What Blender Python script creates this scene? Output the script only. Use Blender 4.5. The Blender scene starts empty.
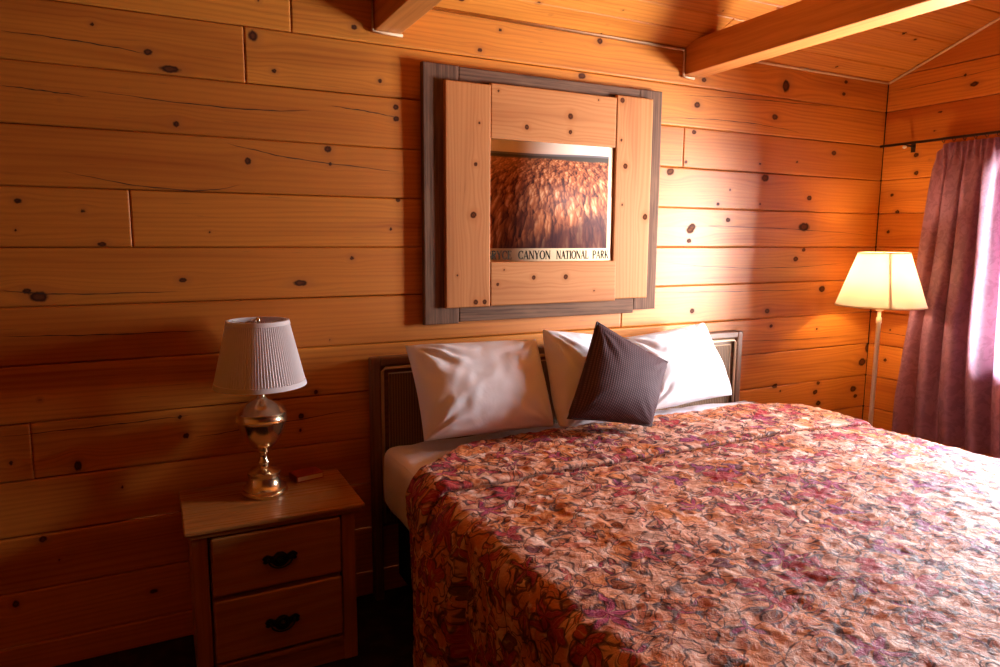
import bpy, bmesh, math, random
import numpy as np
from mathutils import Vector, Matrix, noise as mnoise

rng = np.random.default_rng(11)
random.seed(5)
scene = bpy.context.scene
COL = scene.collection
PI = math.pi

# ----------------------------------------------------------------- helpers
def tag(o, label=None, cat=None, group=None, kind=None):
    if label: o['label'] = label
    if cat: o['category'] = cat
    if group: o['group'] = group
    if kind: o['kind'] = kind
    return o

def empty(name, loc=(0, 0, 0), label=None, cat=None, group=None, rz=0.0):
    o = bpy.data.objects.new(name, None)
    COL.objects.link(o)
    o.location = loc
    o.rotation_euler = (0, 0, rz)
    o.empty_display_size = 0.1
    return tag(o, label, cat, group)

def link(name, me, mats, parent=None, smooth=False):
    o = bpy.data.objects.new(name, me)
    COL.objects.link(o)
    for m in (mats if isinstance(mats, (list, tuple)) else [mats]):
        me.materials.append(m)
    if smooth:
        me.polygons.foreach_set('use_smooth', np.ones(len(me.polygons), dtype=bool))
    if parent is not None:
        o.parent = parent
    return o

def mesh_np(name, V, Q, mats, parent=None, smooth=True, midx=None, attrs=None):
    """quad mesh from numpy arrays"""
    me = bpy.data.meshes.new(name)
    V = np.asarray(V, np.float32); Q = np.asarray(Q, np.int32)
    me.vertices.add(len(V)); me.vertices.foreach_set('co', V.ravel())
    n = len(Q); k = Q.shape[1]
    me.loops.add(n * k); me.loops.foreach_set('vertex_index', Q.ravel())
    me.polygons.add(n)
    me.polygons.foreach_set('loop_start', np.arange(n, dtype=np.int32) * k)
    me.polygons.foreach_set('loop_total', np.full(n, k, np.int32))
    if midx is not None:
        me.polygons.foreach_set('material_index', np.asarray(midx, np.int32))
    for an, (typ, arr) in (attrs or {}).items():
        at = me.attributes.new(an, typ, 'POINT')
        at.data.foreach_set('vector' if typ == 'FLOAT_VECTOR' else 'value', np.asarray(arr, np.float32).ravel())
    me.update(calc_edges=True)
    me.validate()
    return link(name, me, mats, parent, smooth)

class MB:
    """collects simple shapes into one mesh"""
    def __init__(s): s.bm = bmesh.new()
    def box(s, x0, x1, y0, y1, z0, z1, M=None):
        vs = [s.bm.verts.new(Vector(c) if M is None else M @ Vector(c)) for c in
              [(x0,y0,z0),(x1,y0,z0),(x1,y1,z0),(x0,y1,z0),(x0,y0,z1),(x1,y0,z1),(x1,y1,z1),(x0,y1,z1)]]
        for f in [(0,3,2,1),(4,5,6,7),(0,1,5,4),(1,2,6,5),(2,3,7,6),(3,0,4,7)]:
            s.bm.faces.new([vs[i] for i in f])
        return s
    def lathe(s, prof, n=48, c=(0,0,0), fn=None, close=True):
        rings = []
        for (r, z) in prof:
            ring = []
            for i in range(n):
                a = 2*PI*i/n
                rr = fn(r, z, a, i) if fn else r
                ring.append(s.bm.verts.new((c[0]+rr*math.cos(a), c[1]+rr*math.sin(a), c[2]+z)))
            rings.append(ring)
        for j in range(len(rings)-1):
            for i in range(n):
                s.bm.faces.new([rings[j][i], rings[j][(i+1)%n], rings[j+1][(i+1)%n], rings[j+1][i]])
        if close:
            if prof[0][0] > 1e-4: s.bm.faces.new(list(reversed(rings[0])))
            if prof[-1][0] > 1e-4: s.bm.faces.new(rings[-1])
        return s
    def tube(s, pts, r, n=10, cap=True):
        pts = [Vector(p) for p in pts]; rings = []
        for i, p in enumerate(pts):
            d = (pts[min(i+1, len(pts)-1)] - pts[max(i-1, 0)]).normalized()
            u = d.cross(Vector((0.13, 0.31, 0.94)))
            if u.length < 1e-3: u = d.cross(Vector((1, 0, 0)))
            u.normalize(); v = d.cross(u)
            rr = r[i] if isinstance(r, (list, tuple)) else r
            rings.append([s.bm.verts.new(p + u*rr*math.cos(2*PI*k/n) + v*rr*math.sin(2*PI*k/n)) for k in range(n)])
        for j in range(len(rings)-1):
            for k in range(n):
                s.bm.faces.new([rings[j][k], rings[j][(k+1)%n], rings[j+1][(k+1)%n], rings[j+1][k]])
        if cap:
            s.bm.faces.new(list(reversed(rings[0]))); s.bm.faces.new(rings[-1])
        return s
    def torus(s, c, R_, r, ax='Y', n=28, m=10, a0=0, a1=2*PI, sx=1, sz=1):
        pts = []
        full = abs(a1-a0-2*PI) < 1e-4
        k = n if full else n+1
        for i in range(k):
            a = a0+(a1-a0)*i/n
            u, v = R_*math.cos(a)*sx, R_*math.sin(a)*sz
            pts.append(Vector((c[0]+u, c[1], c[2]+v)) if ax == 'Y' else Vector((c[0]+u, c[1]+v, c[2])))
        if not full: return s.tube(pts, r, m)
        rings = []
        nv = Vector((0,1,0)) if ax == 'Y' else Vector((0,0,1))
        cc = Vector(c)
        for p in pts:
            u = (p-cc).normalized()
            rings.append([s.bm.verts.new(p + u*r*math.cos(2*PI*q/m) + nv*r*math.sin(2*PI*q/m)) for q in range(m)])
        for j in range(n):
            for q in range(m):
                s.bm.faces.new([rings[j][q], rings[(j+1)%n][q], rings[(j+1)%n][(q+1)%m], rings[j][(q+1)%m]])
        return s
    def prism(s, poly, y0, y1):
        """outline in x,z extruded along y"""
        a = [s.bm.verts.new((x, y0, z)) for x, z in poly]; b = [s.bm.verts.new((x, y1, z)) for x, z in poly]
        n = len(poly)
        s.bm.faces.new(a); s.bm.faces.new(list(reversed(b)))
        for i in range(n):
            s.bm.faces.new([a[i], b[i], b[(i+1)%n], a[(i+1)%n]])
        return s
    def build(s, name, mats, parent=None, smooth=False, bevel=0, seg=2, autosmooth=None):
        bmesh.ops.recalc_face_normals(s.bm, faces=s.bm.faces[:])
        me = bpy.data.meshes.new(name); s.bm.to_mesh(me); s.bm.free()
        o = link(name, me, mats, parent, smooth)
        if bevel:
            m = o.modifiers.new('bevel', 'BEVEL'); m.width = bevel; m.segments = seg; m.limit_method = 'ANGLE'
            m.harden_normals = False
        if smooth and autosmooth:
            me.set_sharp_from_angle(angle=autosmooth)
        return o

# ----------------------------------------------------------------- node helper
class NT:
    def __init__(s, name):
        s.m = bpy.data.materials.new(name); s.m.use_nodes = True
        s.t = s.m.node_tree; s.t.nodes.clear()
        s.out = s.n('ShaderNodeOutputMaterial')
    def n(s, typ, **kw):
        nd = s.t.nodes.new(typ)
        for k, v in kw.items(): setattr(nd, k, v)
        return nd
    def put(s, sock, v):
        if isinstance(v, bpy.types.NodeSocket): s.t.links.new(v, sock)
        elif v is not None:
            if hasattr(sock.default_value, '__len__') and not hasattr(v, '__len__'): v = (v,)*len(sock.default_value)
            if hasattr(sock.default_value, '__len__') and len(sock.default_value) == 4 and len(v) == 3: v = tuple(v)+(1,)
            sock.default_value = v
    def math(s, op, a, b=None, c=None, clamp=False):
        nd = s.n('ShaderNodeMath', operation=op, use_clamp=clamp)
        for i, v in enumerate((a, b, c)): s.put(nd.inputs[i], v)
        return nd.outputs[0]
    def vmath(s, op, a, b=None, out=0):
        nd = s.n('ShaderNodeVectorMath', operation=op)
        s.put(nd.inputs[0], a)
        if b is not None: s.put(nd.inputs[1], b)
        return nd.outputs[out]
    def noise(s, v, scale=1, detail=2, rough=.5, dist=0, col=False):
        nd = s.n('ShaderNodeTexNoise'); s.put(nd.inputs['Vector'], v)
        s.put(nd.inputs['Scale'], scale); s.put(nd.inputs['Detail'], detail); s.put(nd.inputs['Roughness'], rough)
        s.put(nd.inputs['Distortion'], dist)
        return nd.outputs['Color' if col else 'Fac']
    def voro(s, v, scale, feature='F1', rand=1):
        nd = s.n('ShaderNodeTexVoronoi', feature=feature); s.put(nd.inputs['Vector'], v); s.put(nd.inputs['Scale'], scale)
        s.put(nd.inputs['Randomness'], rand)
        return nd
    def ramp(s, f, stops, interp='LINEAR'):
        nd = s.n('ShaderNodeValToRGB'); cr = nd.color_ramp; cr.interpolation = interp
        while len(cr.elements) > 1: cr.elements.remove(cr.elements[-1])
        for i, (p, c) in enumerate(stops):
            e = cr.elements[0] if i == 0 else cr.elements.new(p)
            e.position = p
            c = c if hasattr(c, '__len__') else (c, c, c)
            e.color = tuple(c)+(1,) if len(c) == 3 else c
        s.put(nd.inputs[0], f)
        return nd.outputs[0]
    def step(s, f, a, b):
        nd = s.n('ShaderNodeMapRange', clamp=True, interpolation_type='SMOOTHSTEP'); s.put(nd.inputs[0], f)
        s.put(nd.inputs[1], a); s.put(nd.inputs[2], b); s.put(nd.inputs[3], 0.0); s.put(nd.inputs[4], 1.0)
        return nd.outputs[0]
    def mix(s, f, a, b, blend='MIX'):
        nd = s.n('ShaderNodeMix', data_type='RGBA', blend_type=blend)
        s.put(nd.inputs[0], f); s.put(nd.inputs[6], a); s.put(nd.inputs[7], b)
        return nd.outputs[2]
    def attr(s, name, out='Vector'):
        return s.n('ShaderNodeAttribute', attribute_name=name).outputs[out]
    def obj(s): return s.n('ShaderNodeTexCoord').outputs['Object']
    def sep(s, v):
        nd = s.n('ShaderNodeSeparateXYZ'); s.put(nd.inputs[0], v); return nd.outputs
    def comb(s, x=0, y=0, z=0):
        nd = s.n('ShaderNodeCombineXYZ'); s.put(nd.inputs[0], x); s.put(nd.inputs[1], y); s.put(nd.inputs[2], z); return nd.outputs[0]
    def bump(s, h, strength=.2, dist=.01):
        nd = s.n('ShaderNodeBump'); s.put(nd.inputs['Height'], h); nd.inputs['Strength'].default_value = strength
        nd.inputs['Distance'].default_value = dist; return nd.outputs[0]
    def bsdf(s, color, rough=.5, metal=0, normal=None, spec=.5, **kw):
        b = s.n('ShaderNodeBsdfPrincipled'); s.put(b.inputs['Base Color'], color); s.put(b.inputs['Roughness'], rough)
        s.put(b.inputs['Metallic'], metal); s.put(b.inputs['Specular IOR Level'], spec)
        if normal is not None: s.put(b.inputs['Normal'], normal)
        for k, v in kw.items(): s.put(b.inputs[k], v)
        return b.outputs[0]
    def done(s, sh):
        s.t.links.new(sh, s.out.inputs['Surface']); return s.m

def simple(name, color, rough=.5, metal=0, spec=.5, nscale=30, namp=.12, bump=0):
    t = NT(name); f = t.noise(t.obj(), nscale, 3)
    c = t.mix(t.math('MULTIPLY', f, namp*2), color, tuple(x*.55 for x in color))
    nrm = t.bump(f, bump, .005) if bump else None
    return t.done(t.bsdf(c, rough, metal, nrm, spec))

# ----------------------------------------------------------------- pine boards
def pine_boards(name, light, dark, rough=.38, tint=.35, spec=.35):
    """wood for board meshes: reads the 'grain' (along, across, board seed) and 'knot' (distance in knot radii) attributes"""
    t = NT(name)
    g = t.attr('grain'); kd = t.attr('knot', 'Fac')
    a, c, r = t.sep(g)
    r9 = t.math('MULTIPLY', r, 9.7)
    fine = t.noise(t.comb(t.math('MULTIPLY', a, 1.6), t.math('MULTIPLY', c, 110), r9), 1, 3, .6)
    wav = t.noise(t.comb(t.math('MULTIPLY', a, .55), t.math('MULTIPLY', c, 7), r9), 1, 2, .5)
    ph = t.math('ADD', t.math('MULTIPLY', c, 330), t.math('MULTIPLY', wav, 34))
    ring = t.math('MULTIPLY_ADD', t.math('SINE', ph), .5, .5)
    ring = t.math('POWER', ring, 2.2)
    big = t.noise(t.comb(t.math('MULTIPLY', a, .9), t.math('MULTIPLY', c, 9), t.math('ADD', r9, 31)), 1, 2, .5)
    f = t.math('ADD', t.math('MULTIPLY', ring, .30), t.math('MULTIPLY', t.step(fine, .35, .75), .28))
    f = t.math('ADD', f, t.math('MULTIPLY', t.step(big, .45, .75), .5), clamp=True)
    col = t.mix(f, light, dark)
    wn = t.n('ShaderNodeTexWhiteNoise', noise_dimensions='1D'); t.put(wn.inputs['W'], r9)
    col = t.mix(t.math('MULTIPLY', t.math('POWER', wn.outputs[0], 1.6), tint), col, tuple(x*y for x, y in zip(dark, (1.0, .92, .85))))
    # fine dark resin flecks
    fl = t.noise(t.comb(t.math('MULTIPLY', a, 9), t.math('MULTIPLY', c, 190), t.math('ADD', r9, 5)), 1, 1, .5)
    col = t.mix(t.math('MULTIPLY', t.step(fl, .70, .80), .45), col, (.22, .07, .015))
    # knots
    wob = t.noise(t.comb(t.math('MULTIPLY', a, 60), t.math('MULTIPLY', c, 60), r), 1, 2)
    kk = t.math('ADD', kd, t.math('MULTIPLY_ADD', wob, .5, -.25))
    halo = t.math('SUBTRACT', 1.0, t.step(kk, .9, 2.6))
    col = t.mix(t.math('MULTIPLY', halo, .45), col, (.36, .11, .02))
    core = t.math('SUBTRACT', 1.0, t.step(kk, .6, 1.05))
    kc = t.ramp(kk, [(0, (.05, .014, .005)), (.25, (.13, .035, .010)), (.5, (.07, .018, .006)), (.75, (.025, .006, .003)), (1, (.05, .012, .004))])
    col = t.mix(core, col, kc)
    bp = t.bump(t.math('ADD', fine, t.math('MULTIPLY', ring, .4)), .10, .002)
    rg = t.math('ADD', t.math('MULTIPLY_ADD', fine, .18, rough-.09), t.math('MULTIPLY', core, .25))
    return t.done(t.bsdf(col, rg, 0, bp, t.math('MULTIPLY_ADD', core, -spec*.7, spec)))

def wood(name, light, dark, axis=0, rough=.35, spec=.4, scale=1.0, knots=True, lam=300):
    """wood in object coordinates, grain running along the given axis"""
    t = NT(name); o = t.sep(t.obj())
    ax = [0, 1, 2]; ax.remove(axis)
    a = o[axis]; b = t.math('ADD', o[ax[0]], t.math('MULTIPLY', o[ax[1]], .77))
    info = t.n('ShaderNodeObjectInfo').outputs['Random']; r = t.math('MULTIPLY', info, 37)
    fine = t.noise(t.comb(t.math('MULTIPLY', a, 2.5*scale), t.math('MULTIPLY', b, 120*scale), r), 1, 3, .6)
    wav = t.noise(t.comb(t.math('MULTIPLY', a, 1.2*scale), t.math('MULTIPLY', b, 8*scale), r), 1, 2)
    ring = t.math('POWER', t.math('MULTIPLY_ADD', t.math('SINE', t.math('ADD', t.math('MULTIPLY', b, lam), t.math('MULTIPLY', wav, 30))), .5, .5), 2)
    f = t.math('ADD', t.math('MULTIPLY', ring, .35), t.math('MULTIPLY', t.step(fine, .35, .75), .5), clamp=True)
    col = t.mix(f, light, dark)
    if knots:
        v = t.voro(t.comb(t.math('MULTIPLY', a, 5), t.math('MULTIPLY', b, 9), r), 1)
        d = v.outputs['Distance']
        sel = t.math('GREATER_THAN', t.sep(v.outputs['Color'])[0], .6)
        col = t.mix(t.math('MULTIPLY', t.math('SUBTRACT', 1.0, t.step(d, .05, .28)), t.math('MULTIPLY', sel, .5)), col, tuple(x*.4 for x in dark))
        col = t.mix(t.math('MULTIPLY', t.math('SUBTRACT', 1.0, t.step(d, .05, .10)), sel), col, (.05, .018, .008))
    return t.done(t.bsdf(col, t.math('MULTIPLY_ADD', fine, .15, rough-.07), 0, t.bump(fine, .12, .0015), spec))

def subtract(rects, hole):
    out = []
    for (a0, a1, c0, c1) in rects:
        h0, h1, k0, k1 = hole
        if a1 <= h0 or a0 >= h1 or c1 <= k0 or c0 >= k1: out.append((a0, a1, c0, c1)); continue
        if a0 < h0: out.append((a0, h0, c0, c1))
        if a1 > h1: out.append((h1, a1, c0, c1))
        b0, b1 = max(a0, h0), min(a1, h1)
        if c0 < k0: out.append((b0, b1, c0, k0))
        if c1 > k1: out.append((b0, b1, k1, c1))
    return [q for q in out if q[1]-q[0] > .004 and q[3]-q[2] > .004]

def board_wall(name, origin, A, Cd, Nn, rects, knots, mats, cracks=(), da=.012, nc=22, groove=.010, bev=.0055, thick=.012, parent=None):
    """one mesh of boards; rects are (a0,a1,c0,c1) in the wall's own plane; thin dark drying checks as slivers"""
    origin, A, Cd, Nn = (np.array(v, float) for v in (origin, A, Cd, Nn))
    Vs, Qs, G, K, MI = [], [], [], [], []
    base = 0
    kn = np.array([k for k in knots], float).reshape(-1, 4)
    for (a0, a1, c0, c1) in rects:
        L, W = a1-a0, c1-c0
        na = max(4, int(L/da))
        ea = np.array([0, .0015, .004]); ua = np.concatenate([ea, np.linspace(.008, L-.008, na), L-ea[::-1]]) if L > .05 else np.linspace(0, L, 5)
        k = max(4, int(nc*W/.187))
        ec = np.array([0, .001, .0025, .0045, .007]); uc = np.concatenate([ec, np.linspace(.012, W-.012, k), W-ec[::-1]]) if W > .03 else np.linspace(0, W, 4)
        aa, cc = np.meshgrid(ua, uc, indexing='ij')
        eA = np.minimum(aa, L-aa); eC = np.minimum(cc, W-cc)
        h = -groove*(np.clip(1-eC/bev, 0, 1)**2) - groove*.7*(np.clip(1-eA/.0035, 0, 1)**2)
        seed = rng.random()*10
        # a board is never dead flat or dead straight
        h = h + .0012*np.sin(aa*2.1+seed*7) * np.cos(seed)
        ga, gc = aa+a0, cc+c0
        wob = .0005*np.sin(ga*1.7+seed*3)+.0004*np.sin(ga*4.3+seed)
        P = origin + ga[..., None]*A + (gc+wob*np.clip(1-eC/.02, 0, 1))[..., None]*Cd + h[..., None]*Nn
        d = np.full(aa.shape, 9.0); gw = gc.copy()
        for (ka, kc, ra, rc) in kn:
            if ka < a0-.02 or ka > a1+.02 or kc < c0-.005 or kc > c1+.005: continue
            ra_, rc_ = max(ra*.72, .005), max(rc*.72, .005)
            dd = np.sqrt(((ga-ka)/ra_)**2+((gc-kc)/rc_)**2); d = np.minimum(d, dd)
            w = np.exp(-(((ga-ka)/(ra_*4.5))**2+((gc-kc)/(rc_*2.6))**2))
            gw = gw-(gc-kc)*w*.75
        n0, n1 = aa.shape
        idx = (base+np.arange(n0*n1)).reshape(n0, n1)
        Vs.append(P.reshape(-1, 3)); G.append(np.stack([ga, gw, np.full(aa.shape, seed)], -1).reshape(-1, 3)); K.append(d.ravel())
        q = np.stack([idx[:-1, :-1], idx[1:, :-1], idx[1:, 1:], idx[:-1, 1:]], -1).reshape(-1, 4)
        if np.dot(np.cross(A, Cd), Nn) < 0: q = q[:, ::-1]
        Qs.append(q); MI.append(np.zeros(len(q), int)); base += n0*n1
    for pts in cracks:
        pts = np.array(pts, float); T = np.linspace(0, 1, 40)
        s = np.linspace(0, 1, len(pts)); ax_ = np.interp(T, s, pts[:, 0]); cz = np.polyval(np.polyfit(s, pts[:, 1], min(2, len(pts)-1)), T)
        cz = cz+.0009*np.sin(T*23+pts[0, 0]*9)+.0005*np.sin(T*61)
        wd = .0017*np.sin(PI*T)**.5*(.6+.4*np.sin(T*23+pts[0, 1]*5)**2)
        up = origin+ax_[:, None]*A+(cz+wd)[:, None]*Cd+.0022*Nn; dn = origin+ax_[:, None]*A+(cz-wd)[:, None]*Cd+.0022*Nn
        V = np.concatenate([dn, up]); idx = base+np.arange(80).reshape(2, 40)
        q = np.stack([idx[0, :-1], idx[0, 1:], idx[1, 1:], idx[1, :-1]], -1)
        if np.dot(np.cross(A, Cd), Nn) < 0: q = q[:, ::-1]
        Vs.append(V); Qs.append(q); MI.append(np.ones(len(q), int)); base += 80
        G.append(np.zeros((80, 3))); K.append(np.full(80, 9.))
    # solid backing right behind the boards (dark in the joints)
    a0 = min(r[0] for r in rects); a1 = max(r[1] for r in rects); c0 = min(r[2] for r in rects); c1 = max(r[3] for r in rects)
    for (b0, b1, d0, d1) in BACK.get(name, [(a0, a1, c0, c1)]):
        cs = []
        for dn in (-groove*.9, -.16):
            for (u, v) in ((b0, d0), (b1, d0), (b1, d1), (b0, d1)): cs.append(origin+u*A+v*Cd+dn*Nn)
        Vs.append(np.array(cs)); G.append(np.zeros((8, 3))); K.append(np.full(8, 9.))
        f = base+np.array([(0,1,2,3),(7,6,5,4),(0,4,5,1),(1,5,6,2),(2,6,7,3),(3,7,4,0)])
        Qs.append(f); MI.append(np.full(6, 2)); base += 8
    return mesh_np(name, np.concatenate(Vs), np.concatenate(Qs), mats, parent, True, np.concatenate(MI),
                   {'grain': ('FLOAT_VECTOR', np.concatenate(G)), 'knot': ('FLOAT', np.concatenate(K))})
BACK = {}

def rand_knots(a0, a1, c0, c1, dens):
    n = int((a1-a0)*(c1-c0)*dens)
    return [(rng.uniform(a0, a1), rng.uniform(c0, c1), r, r*rng.uniform(.5, 1)) for r in rng.uniform(.007, .022, n)]

# ================================================================= ROOM
S_ROW, Z_ROW = .18746, 1.41246          # log course height and one course line
XL, XR, YF = -2.4, 3.732, -6.2         # left wall, right wall, wall behind the camera
EAVE, SLOPE, YR = 2.323, .366, -3.1     # wall top at the eaves, roof pitch, ridge line
def roof(y): return EAVE+SLOPE*(-y if y > YR else y-YF)
# knots and drying checks read off the walls: (along, height, radius, radius)
KB= [(-0.127,2.105,0.011,0.012),(0.026,2.04,0.023,0.016),(0.088,1.994,0.051,0.019),(0.353,2.132,0.026,0.03),(0.418,2.024,0.014,0.013),(0.8,2.03,0.015,0.014),(0.097,1.819,0.018,0.019),(0.319,1.711,0.02,0.021),(0.599,1.769,0.022,0.021),(0.605,1.716,0.011,0.011),(-0.36,1.554,0.018,0.015),(-0.189,1.527,0.011,0.013),(-0.143,1.422,0.023,0.013),(0.184,1.464,0.006,0.007),(0.706,2.209,0.019,0.017),(0.377,2.25,0.01,0.01),(0.861,1.941,0.02,0.018),(0.861,1.897,0.02,0.018),(0.678,1.371,0.015,0.015),(0.834,1.482,0.012,0.011),(-0.372,1.465,0.008,0.009),(-0.329,1.256,0.042,0.028),(-0.357,1.275,0.021,0.016),(0.091,1.3,0.022,0.014),(0.483,1.281,0.043,0.018),(0.056,0.822,0.013,0.014),(0.072,0.752,0.016,0.018),(-0.44,0.727,0.01,0.013),(-0.258,0.69,0.017,0.031),(-0.373,0.458,0.019,0.017),(-0.06,0.201,0.022,0.015),(-0.462,0.251,0.016,0.021),(0.528,0.866,0.015,0.015),(0.47,0.779,0.018,0.019),(-0.136,0.598,0.009,0.011),(-0.331,0.376,0.008,0.01),(1.698,2.143,0.031,0.021),(2.348,2.08,0.031,0.023),(1.786,2.298,0.026,0.021),(2.336,1.955,0.025,0.018),(2.295,1.814,0.018,0.014),(2.2,1.763,0.036,0.028),(2.581,1.546,0.027,0.02),(2.337,1.494,0.038,0.029),(2.334,1.442,0.025,0.019),(2.509,1.623,0.02,0.015),(0.864,1.593,0.016,0.015),(2.384,2.198,0.025,0.018),(2.865,2.067,0.035,0.024),(3.323,1.916,0.032,0.021),(3.044,1.854,0.015,0.01),(2.779,1.83,0.014,0.01),(2.206,1.768,0.03,0.023),(2.819,1.762,0.042,0.03),(3.152,1.672,0.031,0.021),(2.794,1.631,0.014,0.01),(3.128,1.519,0.069,0.037),(2.349,1.509,0.038,0.029),(2.93,2.225,0.043,0.049),(3.37,2.228,0.024,0.015),(3.379,2.291,0.024,0.015),(3.082,1.349,0.031,0.021),(3.139,1.397,0.023,0.016),(3.302,1.182,0.041,0.028),(3.627,0.587,0.045,0.03),(3.689,0.743,0.054,0.036),(3.733,0.823,0.045,0.048),(2.925,0.995,0.022,0.016),(3.284,0.96,0.016,0.011),(2.982,0.664,0.031,0.022),(3.023,0.632,0.015,0.011),(3.323,0.65,0.025,0.017),(3.303,0.6,0.033,0.023),(3.334,0.533,0.033,0.024),(3.65,0.543,0.027,0.018),(2.889,1.077,0.029,0.021),(2.372,1.099,0.026,0.02),(2.584,1.694,0.013,0.01),(1.583,2.356,0.02,0.016),(1.302,2.279,0.014,0.011),(1.213,2.191,0.018,0.015),(0.272,1.225,0.007,0.007),(-0.228,1.867,0.005,0.006),(0.464,0.725,0.011,0.012),(0.587,1.062,0.008,0.008),(-0.348,0.924,0.008,0.01)]
KR= [(-0.459,2.229,0.034,0.02),(-0.411,2.282,0.015,0.015),(-0.301,2.118,0.021,0.01),(-0.283,2.024,0.016,0.01),(-0.192,1.91,0.022,0.021),(-0.2,1.814,0.022,0.021),(-0.073,1.703,0.018,0.017),(-0.32,1.68,0.021,0.021),(-0.111,1.608,0.023,0.017),(-0.067,1.498,0.018,0.017),(-0.154,1.315,0.017,0.017),(-0.112,0.769,0.018,0.017),(-0.127,0.945,0.012,0.011),(-0.27,1.876,0.011,0.01)]
CR= [[(-0.367, 2.055), (-0.216, 2.046), (-0.081, 2.048), (0.031, 2.031)], [(-0.379, 1.896), (-0.147, 1.883)], [(-0.145, 1.902), (0.143, 1.894), (0.366, 1.881), (0.538, 1.902)], [(0.611, 1.923), (0.76, 1.914), (0.869, 1.901)], [(0.247, 1.768), (0.462, 1.729), (0.874, 1.7)], [(-0.426, 1.281), (-0.27, 1.263), (0.08, 1.263)], [(-0.437, 1.137), (-0.252, 1.126), (-0.08, 1.127), (0.168, 1.123)], [(0.101, 0.744), (0.321, 0.758), (0.696, 0.786)], [(-0.462, 0.816), (-0.158, 0.819), (0.089, 0.826)], [(2.152, 1.511), (2.53, 1.506), (3.098, 1.513), (3.673, 1.475)], [(2.172, 1.342), (2.82, 1.304), (3.518, 1.329)], [(2.367, 0.954), (2.999, 0.915), (3.565, 0.91)], [(2.129, 2.003), (2.628, 2.024), (3.053, 2.002)], [(2.047, 1.202), (2.42, 1.171), (2.9, 1.204), (3.287, 1.171)], [(-0.243, 1.653), (0.097, 1.604), (0.289, 1.628)], [(2.242, 2.116), (2.754, 2.14), (3.346, 2.153)]]

M_pine = pine_boards('pine_log_varnished', (.65, .226, .026), (.36, .090, .007), rough=.50, tint=.55, spec=.42)
M_ceil = pine_boards('pine_ceiling_varnished', (.68, .26, .040), (.40, .11, .011), rough=.46)
M_crack = simple('drying_check', (.035, .012, .005), .8)
M_joint = simple('joint_shadow_gap', (.05, .015, .005), .95, spec=0)
M_beam = wood('pine_beam', (.58, .22, .05), (.42, .14, .025), axis=1, rough=.45, lam=180, knots=True)
M_trim = simple('pale_cove_trim', (.74, .50, .30), .5)
WM = [M_pine, M_crack, M_joint]

rows = []
k = -8
while Z_ROW+k*S_ROW < 3.6:
    rows.append((Z_ROW+k*S_ROW, Z_ROW+(k+1)*S_ROW)); k += 1
rows[0] = (0.0, rows[0][1]) if rows[0][0] < 0 else rows[0]
if rows[0][0] > 0: rows.insert(0, (0.0, rows[0][0]))
def split(r, cuts, a0, a1):
    xs = [a0]+sorted(cuts)+[a1]
    return [(xs[i], xs[i+1], r[0], r[1]) for i in range(len(xs)-1)]

# back wall: butt joints where the photo shows them
cuts = {3: [.323], 4: [.482], 0: [-.055], 2: [2.276], -2: [1.942], -4: [-.381]}
rects = []
for i, r in enumerate(rows):
    kk = round((r[1]-Z_ROW)/S_ROW)-1
    if r[0] > EAVE: continue
    rects += split((r[0], min(r[1], EAVE+.03)), cuts.get(kk, []), XL, XR)
BACK['wall_back'] = [(XL-.17, XR+.17, -.1, EAVE+.25)]
tag(board_wall('wall_back', (0, 0, 0), (1, 0, 0), (0, 0, 1), (0, -1, 0), rects, KB, WM, CR, da=.010), kind='structure')

# right wall with its two window openings (along = y)
WINS = [(-1.50, -.65, .80, 1.87)]
def gable_rects():
    out = []
    for r in rows:
        zt = r[0]
        if zt > roof(YR): continue
        if zt < EAVE: lo, hi = YF, 0.0
        else: hi = -(zt-EAVE)/SLOPE; lo = YF+(zt-EAVE)/SLOPE
        out.append((lo, hi, r[0], r[1]))
    return out
rects = gable_rects()
for h in WINS: rects = subtract(rects, h)
def widen(rs): return [(q[0]-(.17 if q[0] == YF else 0), q[1]+(.17 if q[1] == 0 else 0), q[2], q[3]) for q in rs]
BACK['wall_right'] = widen(rects)
kr = KR+rand_knots(YF, -.7, 0, 3.2, 5)
tag(board_wall('wall_right', (XR, 0, 0), (0, 1, 0), (0, 0, 1), (-1, 0, 0), rects, kr, WM, [[(-.03, 1.36), (-.2, 1.352), (-.4, 1.345)], [(-.03, 2.27), (-.25, 2.275), (-.6, 2.283)], [(-.04, .93), (-.2, .925), (-.3, .92)]], da=.015), kind='structure')
# left wall and wall behind the camera
rects = gable_rects()
BACK['wall_left'] = widen(rects)
tag(board_wall('wall_left', (XL, 0, 0), (0, 1, 0), (0, 0, 1), (1, 0, 0), rects, rand_knots(YF, 0, 0, 3.2, 5), WM, da=.03, nc=12), kind='structure')
BACK['wall_front'] = [(XL-.17, XR+.17, -.1, EAVE+.25)]
rects = [(XL, XR, r[0], min(r[1], EAVE+.03)) for r in rows if r[0] < EAVE]
tag(board_wall('wall_front', (0, YF, 0), (1, 0, 0), (0, 0, 1), (0, 1, 0), rects, rand_knots(XL, XR, 0, 2.3, 5), WM, da=.03, nc=12), kind='structure')

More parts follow.
